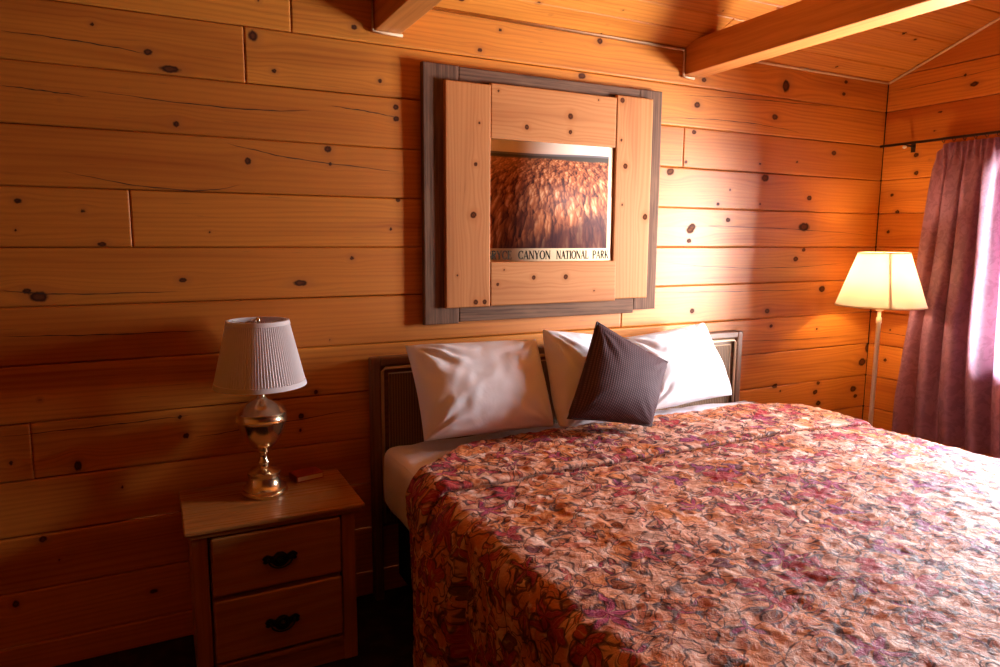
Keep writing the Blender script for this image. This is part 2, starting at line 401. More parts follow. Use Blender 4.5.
# ceiling: two pitches of tongue-and-groove boards running along x
cs = 1/math.hypot(1, SLOPE)
plen = -YR/cs
bw_ = .121
def ceil_rects(seed):
    rr = np.random.default_rng(seed); out = []; c = 0.0
    while c < plen:
        xs = [XL]+sorted(rr.uniform(XL+.3, XR-.3, 2).tolist())+[XR]
        for i in range(3):
            if xs[i+1]-xs[i] > .2: out.append((xs[i], xs[i+1], c, min(c+bw_, plen)))
        c += bw_
    return out
up = (0, -cs, SLOPE*cs)
kc_ = rand_knots(XL, XR, 0, plen, 16)
BACK['ceiling'] = [(XL-.17, XR+.17, -.17, plen+.05)]
ce = board_wall('ceiling', (0, 0, EAVE), (1, 0, 0), up, (0, -SLOPE*cs, -cs), ceil_rects(3), kc_, [M_ceil, M_crack, M_joint], da=.014, nc=20, groove=.006, bev=.005)
tag(ce, kind='structure')
c2 = board_wall('ceiling', (0, YF, EAVE), (1, 0, 0), (0, cs, SLOPE*cs), (0, SLOPE*cs, -cs), ceil_rects(8), rand_knots(XL, XR, 0, plen, 12), [M_ceil, M_crack, M_joint], da=.03, nc=12, groove=.006, bev=.005)
tag(c2, kind='structure')

# tie beams
BZ0, BZ1 = 2.207, 2.352
beams = [(2.261, 2.377, 'light pine tie beam crossing the ceiling above the right side of the bed'),
         (.781, .885, 'dark pine tie beam above the left edge of the framed poster')]
for (x0, x1, lb) in beams:
    b = MB().box(x0, x1, YF+.002, -.002, BZ0, BZ1).build('ceiling_beam', M_beam, bevel=.004)
    tag(b, lb, 'beam', kind='structure')

# cove trim: along the wall top, down and under each beam, up the gable
def trim(name, pts, r=.006):
    o = MB().tube(pts, r, 8).build(name, M_trim, smooth=True); tag(o, kind='structure')
zt, yt = EAVE-.006, -.008
trim('trim_1', [(XL, yt, zt), (beams[1][0]-.008, yt, zt), (beams[1][0]-.008, yt, BZ0-.006), (beams[1][1]+.004, yt, BZ0-.006)])
trim('trim_2', [(beams[1][1]+.008, yt, zt), (beams[0][0]-.010, yt, zt), (beams[0][0]-.010, yt, BZ0-.010), (beams[0][0]+.055, yt, BZ0-.012)])
trim('trim_3', [(beams[0][1]+.004, yt, zt), (XR-.01, yt, zt)])
trim('trim_4', [(XR-.008, -.01, EAVE-.006), (XR-.008, YR, roof(YR)-.012)])

# carpet
def carpet():
    t = NT('dark_brown_carpet'); o = t.obj()
    f = t.noise(o, 260, 2); b = t.noise(o, 14, 3)
    c = t.mix(t.step(b, .4, .65), (.030, .016, .010), (.055, .028, .016))
    c = t.mix(t.math('MULTIPLY', f, .5), c, (.012, .007, .005))
    return t.done(t.bsdf(c, .95, 0, t.bump(f, .6, .006), .1))
fl = MB().box(XL-.15, XR+.15, YF-.15, .15, -.1, 0).build('floor', carpet()); tag(fl, kind='structure')

# window in the right wall
M_wframe = wood('window_trim_pine', (.62, .32, .10), (.42, .18, .04), axis=2, knots=False)
M_sash = simple('white_vinyl_sash', (.8, .8, .8), .4, namp=.03)
def glass():
    t = NT('window_glass'); tr = t.n('ShaderNodeBsdfTransparent'); tr.inputs[0].default_value = (.96, .98, .98, 1)
    gl = t.n('ShaderNodeBsdfGlossy'); gl.inputs['Roughness'].default_value = .02
    lw = t.n('ShaderNodeFresnel'); lw.inputs[0].default_value = 1.45
    mx = t.n('ShaderNodeMixShader'); t.t.links.new(lw.outputs[0], mx.inputs[0]); t.t.links.new(tr.outputs[0], mx.inputs[1]); t.t.links.new(gl.outputs[0], mx.inputs[2])
    return t.done(mx.outputs[0])
def W(mb, name, m, par, **kw):
    """build a mesh given in room coordinates as a child of an Empty or mesh that stands elsewhere"""
    o = mb.build(name, m, None, **kw); o.parent = par
    w = par
    off = Vector((0, 0, 0))
    while w is not None: off += w.location; w = w.parent
    o.data.transform(Matrix.Translation(-off)); return o
M_glass = glass()
for wi, (WY0, WY1, WZ0, WZ1) in enumerate(WINS):
    win = tag(empty('window_%d' % (wi+1), (XR, (WY0+WY1)/2, WZ0)), kind='structure')
    mb = MB()
    mb.box(XR, XR+.15, WY0, WY0+.02, WZ0, WZ1).box(XR, XR+.15, WY1-.02, WY1, WZ0, WZ1).box(XR, XR+.15, WY0, WY1, WZ1-.02, WZ1).box(XR-.02, XR+.15, WY0, WY1, WZ0, WZ0+.02)
    W(mb, 'window_frame', M_wframe, win, bevel=.002)
    mb = MB(); ym = (WY0+WY1)/2
    for (y0, y1) in ((WY0+.02, ym), (ym, WY1-.02)):
        mb.box(XR+.10, XR+.13, y0, y0+.035, WZ0+.02, WZ1-.02).box(XR+.10, XR+.13, y1-.035, y1, WZ0+.02, WZ1-.02)
        mb.box(XR+.10, XR+.13, y0, y1, WZ0+.02, WZ0+.055).box(XR+.10, XR+.13, y0, y1, WZ1-.055, WZ1-.02)
    W(mb, 'sash', M_sash, win, bevel=.002)
    W(MB().box(XR+.113, XR+.117, WY0+.03, WY1-.03, WZ0+.03, WZ1-.03), 'window_pane', M_glass, win)

# ================================================================= BED
M_hb = wood('headboard_brown_wood', (.20, .085, .035), (.10, .04, .016), axis=0, knots=False, rough=.38)
M_hbv = wood('headboard_brown_stile', (.20, .085, .035), (.10, .04, .016), axis=2, knots=False, rough=.38)
M_gilt = simple('pale_gilt_moulding', (.62, .42, .25), .35, .15, namp=.1)
def cane():
    t = NT('woven_cane_panel'); o = t.sep(t.obj())
    sx = t.math('MULTIPLY_ADD', t.math('SINE', t.math('MULTIPLY', o[0], 2*PI/.011)), .5, .5)
    sz = t.math('MULTIPLY_ADD', t.math('SINE', t.math('MULTIPLY', o[2], 2*PI/.007)), .5, .5)
    n = t.noise(t.obj(), 40, 2)
    h = t.math('MULTIPLY', sx, t.math('MULTIPLY_ADD', sz, .3, .7))
    c = t.mix(h, (.10, .045, .018), (.30, .155, .06)); c = t.mix(t.math('MULTIPLY', n, .4), c, (.16, .07, .03))
    return t.done(t.bsdf(c, .6, 0, t.bump(h, .5, .003)))
M_cane = cane()
M_blackbase = simple('black_bed_base_cloth', (.012, .010, .010), .95, spec=.1)
bed = empty('bed', (1.70, -1.1, 0), 'king size bed frame with dark brown cane-panelled headboard against the log wall', 'bed')
HX0, HX1, HZ = .728, 2.660, .990
hb = W(MB().box(HX0+.01, HX1-.01, -.042, -.014, .30, HZ-.008), 'headboard', M_hb, bed, bevel=.004)
W(MB().box(HX0, HX0+.036, -.064, -.012, 0, HZ), 'headboard_post', M_hbv, bed, bevel=.007)
W(MB().box(HX1-.036, HX1, -.064, -.012, 0, HZ), 'headboard_post', M_hbv, bed, bevel=.007)
W(MB().box(HX0+.034, HX1-.034, -.064, -.012, HZ-.034, HZ), 'headboard_rail', M_hb, bed, bevel=.007)
xi0, xi1, zi = HX0+.044, HX1-.044, HZ-.042
W(MB().tube([(xi0, -.056, .32), (xi0, -.056, zi-.012), (xi0+.012, -.056, zi), (xi1-.012, -.056, zi), (xi1, -.056, zi-.012), (xi1, -.056, .32)], .0065, 10)
  .tube([(xi0+.026, -.050, .32), (xi0+.026, -.050, zi-.024), (xi1-.026, -.050, zi-.024), (xi1-.026, -.050, .32)], .003, 8), 'gilt_moulding', M_gilt, hb, smooth=True)['label'] = 'pale gilt moulding'
W(MB().box(xi0+.03, xi1-.03, -.049, -.041, .31, zi-.028), 'cane_panel', M_cane, hb)['label'] = 'woven cane panel'
W(MB().box(.82, 2.60, -2.06, -.07, .10, .385), 'base', M_blackbase, bed, bevel=.01)['label'] = 'black cloth bed base'
for (x, y) in ((.95, -.18), (2.47, -.18), (.95, -1.95), (2.47, -1.95), (1.71, -1.05)):
    W(MB().lathe([(.025, 0), (.022, .102)], 16, (x, y, 0)), 'bed_leg', M_blackbase, bed, smooth=True)

def cloth_white(name, col=(.88, .85, .92), sc=14):
    t = NT(name); o = t.obj()
    n = t.noise(o, sc, 3, .55, .6); w = t.noise(o, 900, 1)
    c = t.mix(t.math('MULTIPLY', n, .15), col, tuple(x*.85 for x in col))
    b = t.bump(t.math('ADD', n, t.math('MULTIPLY', w, .05)), .25, .012)
    p = t.bsdf(c, .75, 0, b, .2)
    return t.done(p)
M_sheet = cloth_white('white_sheet_cotton')
M_case = cloth_white('white_pillowcase_cotton', (.82, .80, .83), sc=9)

def fbm(x, y, z, s, oct=3):
    return mnoise.fractal(Vector((x*s, y*s, z*s)), 1.0, 2.0, oct, noise_basis='PERLIN_ORIGINAL')

# mattress with its fitted white sheet: rounded slab with slack wrinkles
MX0, MX1, MY0, MY1, MZ0, MZ1 = .752, 2.705, -2.08, -.078, .400, .648
def mattress():
    nx, ny, nz = 150, 130, 16
    def rnd(p):
        # round every edge of the box
        r = .045; c = np.array([min(max(p[0], MX0+r), MX1-r), min(max(p[1], MY0+r), MY1-r), min(max(p[2], MZ0+r), MZ1-r)])
        d = p-c; L = np.linalg.norm(d)
        return c+d*(r/L) if L > 1e-6 else p
    V, Q = [], []
    def patch(f, n0, n1):
        b = len(V)
        for i in range(n0+1):
            for j in range(n1+1):
                p, nrm = f(i/n0, j/n1)
                q = rnd(np.array(p))
                x, y, z = q
                a = .0035*fbm(x, y, z, 9)+.0025*mnoise.noise(Vector((x*6+y*30, y*8, z*8)))
                if nrm[2] > .5 and y > -.45: a += .003*math.sin(70*(x*.55+y)+5*mnoise.noise(Vector((x*4, y*4, 1))))*max(0, mnoise.noise(Vector((x*3.1, y*3.1, 7))))*2
                if nrm[2] > .5 and y < -.38: a *= .3
                if nrm[2] > .5:
                    g_ = min(1, max(0, (x-2.35)/.35)); a -= .016*g_*g_*(3-2*g_)*min(1, (MX1-x)/.03)
                if nrm[2] > .5:
                    h_ = min(1, max(0, (y+.345)/.06)); a += .012*h_*h_*(3-2*h_)*min(1, max(0, min(x-MX0-.02, MX1-.02-x, MY1-.01-y)/.10))
                V.append(q+np.array(nrm)*a)
        for i in range(n0):
            for j in range(n1):
                Q.append((b+i*(n1+1)+j, b+(i+1)*(n1+1)+j, b+(i+1)*(n1+1)+j+1, b+i*(n1+1)+j+1))
    lx, ly, lz = MX1-MX0, MY1-MY0, MZ1-MZ0
    patch(lambda u, v: ((MX0+lx*u, MY0+ly*v, MZ1), (0, 0, 1)), nx, ny)
    patch(lambda u, v: ((MX0+lx*v, MY0+ly*u, MZ0), (0, 0, -1)), 20, 20)
    patch(lambda u, v: ((MX0, MY0+ly*v, MZ0+lz*u), (-1, 0, 0)), nz, ny)
    patch(lambda u, v: ((MX1, MY0+ly*u, MZ0+lz*v), (1, 0, 0)), ny, nz)
    patch(lambda u, v: ((MX0+lx*u, MY0, MZ0+lz*v), (0, -1, 0)), nx, nz)
    patch(lambda u, v: ((MX0+lx*v, MY1, MZ0+lz*u), (0, 1, 0)), nz, nx)
    return mesh_np('mattress', np.array(V), np.array(Q), [M_sheet], None, True)
tag(mattress(), 'king mattress in a white fitted sheet, bare at its head end beside the nightstand', 'mattress')

# ----------------------------------------------------------------- bedspread
def floral():
    t = NT('floral_quilted_bedspread')
    uv = t.attr('cloth')
    wn = t.n('ShaderNodeTexNoise'); t.put(wn.inputs['Vector'], uv); wn.inputs['Scale'].default_value = 9; wn.inputs['Detail'].default_value = 2
    warp = t.vmath('MULTIPLY', t.vmath('SUBTRACT', wn.outputs['Color'], (.5, .5, .5)), (.095, .095, 0))
    p = t.vmath('ADD', uv, warp)
    # ground: cream, peach and amber washes
    n1 = t.noise(p, 5.5, 2); n2 = t.noise(p, 17, 3, .6)
    col = t.mix(t.step(n1, .40, .62), (.70, .36, .24), (.62, .20, .055))
    col = t.mix(t.math('MULTIPLY', t.step(n2, .50, .64), .8), col, (.84, .60, .49))
    col = t.mix(t.math('MULTIPLY', t.step(t.noise(p, 8, 3, .6), .56, .66), .75), col, (.46, .085, .03))
    def flower(scale, off, R0, lobes, keep, amp, elong=None):
        q = t.vmath('ADD', p, off)
        v = t.voro(q, scale, rand=.85)
        d = t.vmath('SUBTRACT', q, v.outputs['Position'])
        x, y, _ = t.sep(d); cr, cg, cb = t.sep(v.outputs['Color'])
        ang = t.math('ADD', t.math('ARCTAN2', y, x), t.math('MULTIPLY', cg, 6.28))
        rad = t.vmath('LENGTH', d, out=1)
        w = t.math('COSINE', t.math('MULTIPLY', ang, lobes))
        w2 = t.math('COSINE', t.math('MULTIPLY', ang, lobes*3))
        edge = t.math('MULTIPLY', R0, t.math('ADD', t.math('MULTIPLY_ADD', w, amp, 1-amp), t.math('MULTIPLY', w2, .07)))
        rel = t.math('DIVIDE', rad, edge)
        sel = t.math('LESS_THAN', cr, keep)
        ins = t.math('MULTIPLY', t.math('SUBTRACT', 1.0, t.step(rel, .93, 1.03)), sel)
        line = t.math('MULTIPLY', t.math('MULTIPLY', t.step(rel, .86, .98), t.math('SUBTRACT', 1.0, t.step(rel, 1.06, 1.18))), sel)
        return ins, line, rel, ang, cb
    ink = (.04, .014, .018)
    # scrolling vines
    for sc, w_, z in ((6.5, .011, 3.3), (11, .016, 8.1)):
        nz = t.noise(t.vmath('ADD', p, (0, 0, z)), sc, 1)
        ln = t.math('SUBTRACT', 1.0, t.step(t.math('ABSOLUTE', t.math('SUBTRACT', nz, .5)), w_*.4, w_))
        col = t.mix(t.math('MULTIPLY', ln, .8), col, ink)
    # small outlined leaves, brown, olive and slate
    for sc, off, R0, lob, keep, c1, c2 in ((16, (.3, .7, 0), .033, 1, .55, (.50, .14, .04), (.30, .09, .04)),
                                           (18, (1.7, .2, 0), .029, 2, .60, (.62, .22, .12), (.42, .05, .05)),
                                           (11, (4.1, 2.2, 0), .040, 1, .22, (.16, .06, .085), (.46, .05, .03))):
        ins, line, rel, ang, cb = flower(sc, off, R0, lob, keep, .42)
        cc = t.mix(cb, c1, c2)
        vein = t.math('SUBTRACT', 1.0, t.step(t.math('ABSOLUTE', t.math('SINE', ang)), .04, .14))
        cc = t.mix(t.math('MULTIPLY', vein, .6), cc, (.60, .36, .20))
        col = t.mix(t.math('MULTIPLY', ins, .9), col, cc); col = t.mix(t.math('MULTIPLY', line, .85), col, ink)
    # big burgundy and plum blossoms with streaked petals
    for sc, off, R0, lob, keep, c1, c2 in ((6.2, (0, 0, 0), .070, 5, .80, (.34, .008, .018), (.36, .028, .13)),
                                           (8.8, (2.3, 5.1, 0), .050, 3, .66, (.40, .022, .024), (.28, .03, .15))):
        ins, line, rel, ang, cb = flower(sc, off, R0, lob, keep, .28)
        cc = t.mix(cb, c1, c2)
        st = t.noise(t.comb(t.math('MULTIPLY', ang, 4), t.math('MULTIPLY', rel, 1.2), cb), 2.2, 2)
        cc = t.mix(t.math('MULTIPLY', t.step(st, .48, .66), .55), cc, (.62, .20, .17))
        cc = t.mix(t.math('SUBTRACT', 1.0, t.step(rel, .10, .30)), cc, (.60, .34, .16))
        col = t.mix(t.math('MULTIPLY', ins, .92), col, cc); col = t.mix(t.math('MULTIPLY', line, .7), col, ink)
    # close crackle of ink hatching, broken up
    ve = t.n('ShaderNodeTexVoronoi', feature='DISTANCE_TO_EDGE'); t.put(ve.inputs['Vector'], p); ve.inputs['Scale'].default_value = 30
    hat = t.math('MULTIPLY', t.math('SUBTRACT', 1.0, t.step(ve.outputs['Distance'], .015, .055)), t.step(t.noise(p, 12, 1), .47, .58))
    col = t.mix(t.math('MULTIPLY', hat, .65), col, ink)
    # woven sheen and puckers
    pk = t.noise(t.vmath('MULTIPLY', uv, (1, 1.25, 1)), 46, 4, .7, .9)
    b = t.bump(pk, .7, .012)
    bs = t.bsdf(col, .6, 0, b, .18)
    return t.done(bs)
M_spread = floral()
SX0, SX1, SZ = .774, 2.705, .672            # where the top starts to turn down left and right
def bedspread():
    R_ = .055
    def hang(d):
        if d <= 0: return 0.0, 0.0
        q = R_*PI/2
        if d < q: return R_*math.sin(d/R_), R_*(1-math.cos(d/R_))
        return R_, R_+(d-q)
    dropL, dropF = .635, .60
    s_vals = np.concatenate([np.linspace(SX0-dropL, SX0-.10, 50), np.linspace(SX0-.09, SX0+.04, 16), np.linspace(SX0+.05, SX1-.04, 235), np.linspace(SX1-.03, SX1+.10, 14), np.linspace(SX1+.11, SX1+dropL, 36)])
    yfoot = -2.06
    V, UV = [], []
    tv = np.concatenate([np.linspace(0, .41, 54), np.linspace(.413, .48, 40), np.linspace(.488, .66, 24), np.linspace(.664, .80, 46), np.linspace(.808, 1.83, 120), np.linspace(1.84, 1.83+dropF, 40)])
    for s in s_vals:
        dl = max(0, SX0-s); dr = max(0, s-SX1)
        # head edge: straight across the top, drifting towards the foot where it falls down the near side
        k = min(1, max(0, (1.06-s)/.36)); k = k*k*(3-2*k)
        yh = -.305-.018*min(1, max(0, (s-1.6)/.5))+.02*math.sin((s-1.0)*1.7) - .22*k - .16*max(0, dl-.12)
        kr_ = min(1, max(0, (s-2.50)/.24)); yh -= .07*kr_*kr_
        yh += .006*mnoise.noise(Vector((s*7, 0, 3)))
        span = (yh-yfoot)
        for tt in tv:
            # tt is metres from a common head line; near the head rows follow yh, the tuck line stays straight
            y_nom = -.27-tt
            f = max(0.0, 1-tt/.36)
            y = y_nom + (yh+.27)*f if tt < 1.83 else y_nom
            if tt < .36: y = yh + (-.63-yh)*(tt/.36)
            d_f = max(0.0, -2.10-y)
            fx, fz = hang(dl); gx, gz = hang(dr); hx, hz = hang(d_f)
            drop = max(fz+0*hz, gz, hz)
            x = s if (dl == 0 and dr == 0) else (SX0-fx if dl > 0 else SX1+gx)
            yy = y if d_f == 0 else -2.10-hx
            sg_ = min(1, max(0, (s-2.35)/.35)); z = SZ-drop-.016*sg_*sg_*(3-2*sg_)
            side = dl > 0 or dr > 0
            kd = min(1, max(0, (drop-.02)/.16))
            # hanging folds on the sides
            if side:
                sg = -1 if dl > 0 else 1
                out = .012*math.sin(y*9+1.0)+.010*math.sin(y*17.3+2)
                hd = min(1, max(0, (-y-.60)/.25)); hd = hd*hd*(3-2*hd)/(1+math.exp(max(-60, min(60, (-y-.972)/.006))))
                out += .055*hd - .12*math.exp(-((y+.998+.02*drop)/.018)**2)
                out += -.035*math.exp(-((y+1.42-.06*drop)/.03)**2)+.02*math.exp(-((y+1.50)/.05)**2)
                x += sg*(out*kd+.03*max(0, drop-.2))
                x = min(x, max(.728, SX0-fx)) if sg < 0 else max(x, min(2.738, SX1+gx))
            if d_f > 0: yy -= .02*math.sin(s*11)*kd
            # the tuck: head part lies double, ends in a rolled edge
            up_ = 0.0; e = 1.0
            if not (d_f > 0):
                e = tt-.445
                w = 1/(1+math.exp(max(-60, min(60, e/.0018))))
                up_ = .017*w - .009*math.exp(-((e-.009)/.007)**2)
                up_ *= (1-.6*min(1, drop/.3))
                if tt < .02: up_ -= .012*(1-tt/.02)
            if d_f == 0: yy -= .016*math.exp(-((e+.003)/.007)**2)*(1-min(1, drop/.2))
            pk = .0045*fbm(s, y, 0, 15, 3)+.0040*mnoise.noise(Vector((s*20-y*26, s*16+y*34, 2.0)))+.0030*mnoise.noise(Vector((s*62, y*70, 4.0)))
            pk += .008*mnoise.noise(Vector((s*3.1, y*3.1, 5.0)))
            pk = max(pk, -.008)
            if dl > 0:
                nx = -min(1, drop/R_); nz = 1-min(1, drop/R_)
            elif dr > 0:
                nx = min(1, drop/R_); nz = 1-min(1, drop/R_)
            else: nx, nz = 0, 1
            ny = -min(1, hz/R_) if d_f > 0 else 0
            a = up_+pk*1.1+.007
            V.append((x+nx*a, yy+ny*a, z+(nz if ny == 0 else 0)*a)); UV.append((s, (-y if d_f == 0 else tt+.27)-(.11 if e < .001 and d_f == 0 else 0), 0))
    n0, n1 = len(s_vals), len(tv)
    idx = np.arange(n0*n1).reshape(n0, n1)
    q = np.stack([idx[:-1, :-1], idx[:-1, 1:], idx[1:, 1:], idx[1:, :-1]], -1).reshape(-1, 4)
    o = mesh_np('bedspread', np.array(V), q, [M_spread], None, True, None, {'cloth': ('FLOAT_VECTOR', np.array(UV))})
    m = o.modifiers.new('thickness', 'SOLIDIFY'); m.thickness = .006; m.offset = -1
    return o
tag(bedspread(), 'quilted bedspread in a burgundy, orange and cream floral print spread over the bed', 'bedspread')

# ----------------------------------------------------------------- pillows
def pillow(name, quad, th, mat, seed, n=64, pinch=.05, wr=1.0, ymax=-.068, zmin=.667, back=.45, ear=.0, puff=.42):
    TL, TR, BR, BL = (np.array(p, float) for p in quad)
    nn = np.cross(TR-TL, BL-TL); nn /= np.linalg.norm(nn)
    if nn[1] > 0: nn = -nn
    V, Q = [], []
    base = [0, (n+1)*(n+1)]
    W_ = np.linalg.norm(TR-TL); H_ = np.linalg.norm(BL-TL)
    eu, ev = (TR-TL)/W_, (BL-TL)/H_
    for sidei, sg in ((0, 1), (1, -1)):
        for i in range(n+1):
            for j in range(n+1):
                u, v = i/n, j/n
                u = .5-.5*math.cos(PI*u)*(1) if False else u
                a, b = 2*u-1, 2*v-1
                # pillow outline: sides bow in between the corners
                uu = .5+.5*a*(1-pinch*(1-b*b)); vv = .5+.5*b*(1-pinch*(1-a*a))
                p = TL*(1-uu)*(1-vv)+TR*uu*(1-vv)+BR*uu*vv+BL*(1-uu)*vv
                e = max(0, (1-abs(a)**2.4)*(1-abs(b)**2.4))
                t_ = th*e**puff*(1+.25*b*(1-b*b))       # a little fuller low down
                k = min(1, e*6)
                wx, wy = u*W_*9, v*H_*9
                w = .006*mnoise.noise(Vector((wx, wy, seed)))+.004*mnoise.noise(Vector((wx*2.3+wy, wy*2.1, seed+4)))
                # creases running in from the corners
                for (cx, cy, amp) in ((-1, -1, 1), (1, -1, .6), (-1, 1, .5), (1, 1, .5)):
                    dx, dy = a-cx, b-cy; r = math.hypot(dx, dy)
                    an = math.atan2(dy, dx)
                    w += amp*.0075*math.sin(an*15+seed*3+2.2*mnoise.noise(Vector((r*3, an*2, seed))))*math.exp(-((r-.45)/.38)**2)
                q = p + nn*sg*(t_*(1 if sg > 0 else back)+wr*w*k*(1 if sg > 0 else .4))
                q[1] = min(q[1], ymax); q[2] = max(q[2], zmin if q[1] > -.235 else max(zmin, .708))
                V.append(q)
    for sidei in (0, 1):
        for i in range(n):
            for j in range(n):
                b = base[sidei]
                f = (b+i*(n+1)+j, b+(i+1)*(n+1)+j, b+(i+1)*(n+1)+j+1, b+i*(n+1)+j+1)
                Q.append(f if sidei == 1 else f[::-1])
    o = mesh_np(name, np.array(V), np.array(Q), [mat], None, True)
    bm = bmesh.new(); bm.from_mesh(o.data)
    bmesh.ops.remove_doubles(bm, verts=bm.verts, dist=.0006)
    bmesh.ops.recalc_face_normals(bm, faces=bm.faces[:])
    bm.to_mesh(o.data); bm.free()
    o.data.polygons.foreach_set('use_smooth', np.ones(len(o.data.polygons), dtype=bool))
    return o, nn
GP = 'white pillows against the headboard'
o, _ = pillow('pillow', [(.842, -.125, 1.042), (1.420, -.115, 1.030), (1.404, -.30, .690), (.850, -.30, .712)], .115, M_case, 1.3, pinch=.035)
tag(o, 'white pillow at the left end of the headboard, nearest the nightstand', 'pillow', GP)
o, _ = pillow('pillow', [(1.404, -.20, 1.082), (1.810, -.115, 1.025), (1.835, -.27, .675), (1.414, -.335, .690)], .105, M_case, 4.1, pinch=.035, back=.8)
tag(o, 'white pillow standing in the middle of the bed, partly behind the dark plum cushion', 'pillow', GP)
o, _ = pillow('pillow', [(1.868, -.12, 1.012), (2.348, -.105, 1.055), (2.412, -.25, .722), (1.860, -.28, .690)], .105, M_case, 7.7)
tag(o, 'white pillow at the right end of the headboard, brightly lit by the window', 'pillow', GP)

def plum():
    t = NT('plum_ribbed_cushion_fabric'); o = t.attr('rib')
    s = t.math('MULTIPLY_ADD', t.math('SINE', t.math('MULTIPLY', t.sep(o)[0], 2*PI*46)), .5, .5)
    d = t.math('MULTIPLY_ADD', t.math('SINE', t.math('MULTIPLY', t.sep(o)[1], 2*PI*46)), .5, .5)
    h = t.math('MULTIPLY', s, t.math('MULTIPLY_ADD', d, .6, .4))
    c = t.mix(h, (.045, .018, .022), (.125, .055, .060))
    return t.done(t.bsdf(c, .7, 0, t.bump(h, .4, .003), .25))
M_plum = plum(); M_plumpipe = simple('plum_piping', (.05, .02, .025), .7)
cq = [(1.578, -.33, 1.118), (1.903, -.38, .938), (1.730, -.50, .716), (1.364, -.46, .778)]
cush, cn = pillow('cushion', cq, .075, M_plum, 9.2, pinch=.035, wr=.35, zmin=.70, ymax=-.07, back=.8, puff=.5)
tag(cush, 'dark plum ribbed square cushion leaning on one corner against the white pillows', 'cushion')
me = cush.data; co = np.zeros(len(me.vertices)*3, np.float32); me.vertices.foreach_get('co', co); co = co.reshape(-1, 3)
c0 = np.array(cq[0]); e1 = np.array(cq[1])-c0; e2 = np.array(cq[3])-c0; l1, l2 = np.linalg.norm(e1), np.linalg.norm(e2)
ruv = np.stack([(co-c0)@e1/l1/.42, (co-c0)@e2/l2/.42, np.zeros(len(co))], -1).astype(np.float32)
at = me.attributes.new('rib', 'FLOAT_VECTOR', 'POINT'); at.data.foreach_set('vector', ruv.ravel())
pts = []
cqa = [np.array(c) for c in cq]
for k in range(4):
    A_, B_ = cqa[k], cqa[(k+1) % 4]; mid = sum(cqa)/4
    for i in range(16):
        s = i/16; p = A_*(1-s)+B_*s; b = 2*s-1
        p = p+(mid-p)*.035*(1-b*b)*1.0; p[2] = max(p[2], .703); pts.append(p)
pts.append(pts[0])
po = MB().tube(pts, .0045, 8, cap=False).build('piping', M_plumpipe, cush, smooth=True); po['label'] = 'dark piping'

# ================================================================= NIGHTSTAND
M_ns = wood('nightstand_pine', (.43, .18, .045), (.26, .09, .018), axis=0, rough=.28, lam=220)
M_nsv = wood('nightstand_pine_upright', (.43, .17, .045), (.27, .09, .02), axis=2, rough=.3, lam=220, knots=False)
M_iron = simple('black_iron_handle', (.030, .024, .022), .32, .7)
ns = empty('nightstand', (.315, -.21, 0), 'pine nightstand with dark iron drawer pulls standing left of the bed', 'nightstand')
nx0, nx1, nyf, nyb = .058, .566, -.388, -.022
mb = MB()
mb.box(nx0+.05, nx1-.05, nyf+.02, nyb, .06, .528)
W(mb, 'body', M_ns, ns, bevel=.002)
for (x0, x1) in ((nx0, nx0+.046), (nx1-.046, nx1)):
    W(MB().box(x0, x1, nyf, nyb, 0, .530), 'side_panel', M_nsv, ns, bevel=.003)
W(MB().box(nx0+.044, nx1-.044, nyf+.004, nyf+.03, 0, .075), 'kick_board', M_ns, ns, bevel=.003)
t_ = W(MB().box(.038, .596, -.412, -.015, .545, .561), 'top', M_ns, ns, bevel=.005, seg=3)
W(MB().box(.048, .586, -.402, -.017, .528, .546), 'top_moulding', M_ns, t_, bevel=.006, seg=3)
def pull(cx, cz, par):
    y0 = -.4085
    half = [(0, .024), (.010, .023), (.017, .017), (.022, .012), (.030, .016), (.040, .020), (.050, .015), (.056, .008), (.050, .002), (.054, -.004),
            (.046, -.010), (.036, -.006), (.028, -.008), (.022, -.014), (.014, -.022), (.006, -.025), (0, -.026)]
    poly = [(cx+x, cz+z) for x, z in half]+[(cx-x, cz+z) for x, z in half[-2:0:-1]]
    mb = MB().prism(poly[::-1], y0-.003, y0+.003)
    mb.torus((cx, y0-.004, cz), .0155, .0035, n=24, m=8)
    mb.lathe([(.0, -.016), (.006, -.015), (.009, -.009), (.009, 0)], 14)   # boss, turned to face out below
    boss = [v for v in mb.bm.verts][-14*4:]
    for v in boss:
        x, y, z = v.co; v.co = Vector((cx+x, y0-.002+z, cz+y))
    for sx in (-1, 1):
        for v in [(cx+sx*.037, y0-.006, cz+.005)]:
            mb.tube([(v[0], y0+.001, v[2]), (v[0], y0-.010, v[2])], [.005, .0035], 10)
    mb.torus((cx, y0-.012, cz+.004), .037, .0032, n=20, m=8, a0=PI, a1=2*PI, sz=.78)
    return W(mb, 'handle', M_iron, par, bevel=.0008, seg=1)
for (z0, z1, hz) in ((.330, .522, .421), (.107, .314, .203)):
    d = W(MB().box(.112, .514, -.404, -.36, z0, z1), 'drawer', M_ns, ns, bevel=.007, seg=3)
    h = pull(.315, hz, d); h['label'] = 'black iron drawer pull'
W(MB().box(.112, .514, -.398, -.36, .078, .096), 'drawer_rail', M_ns, ns, bevel=.003)

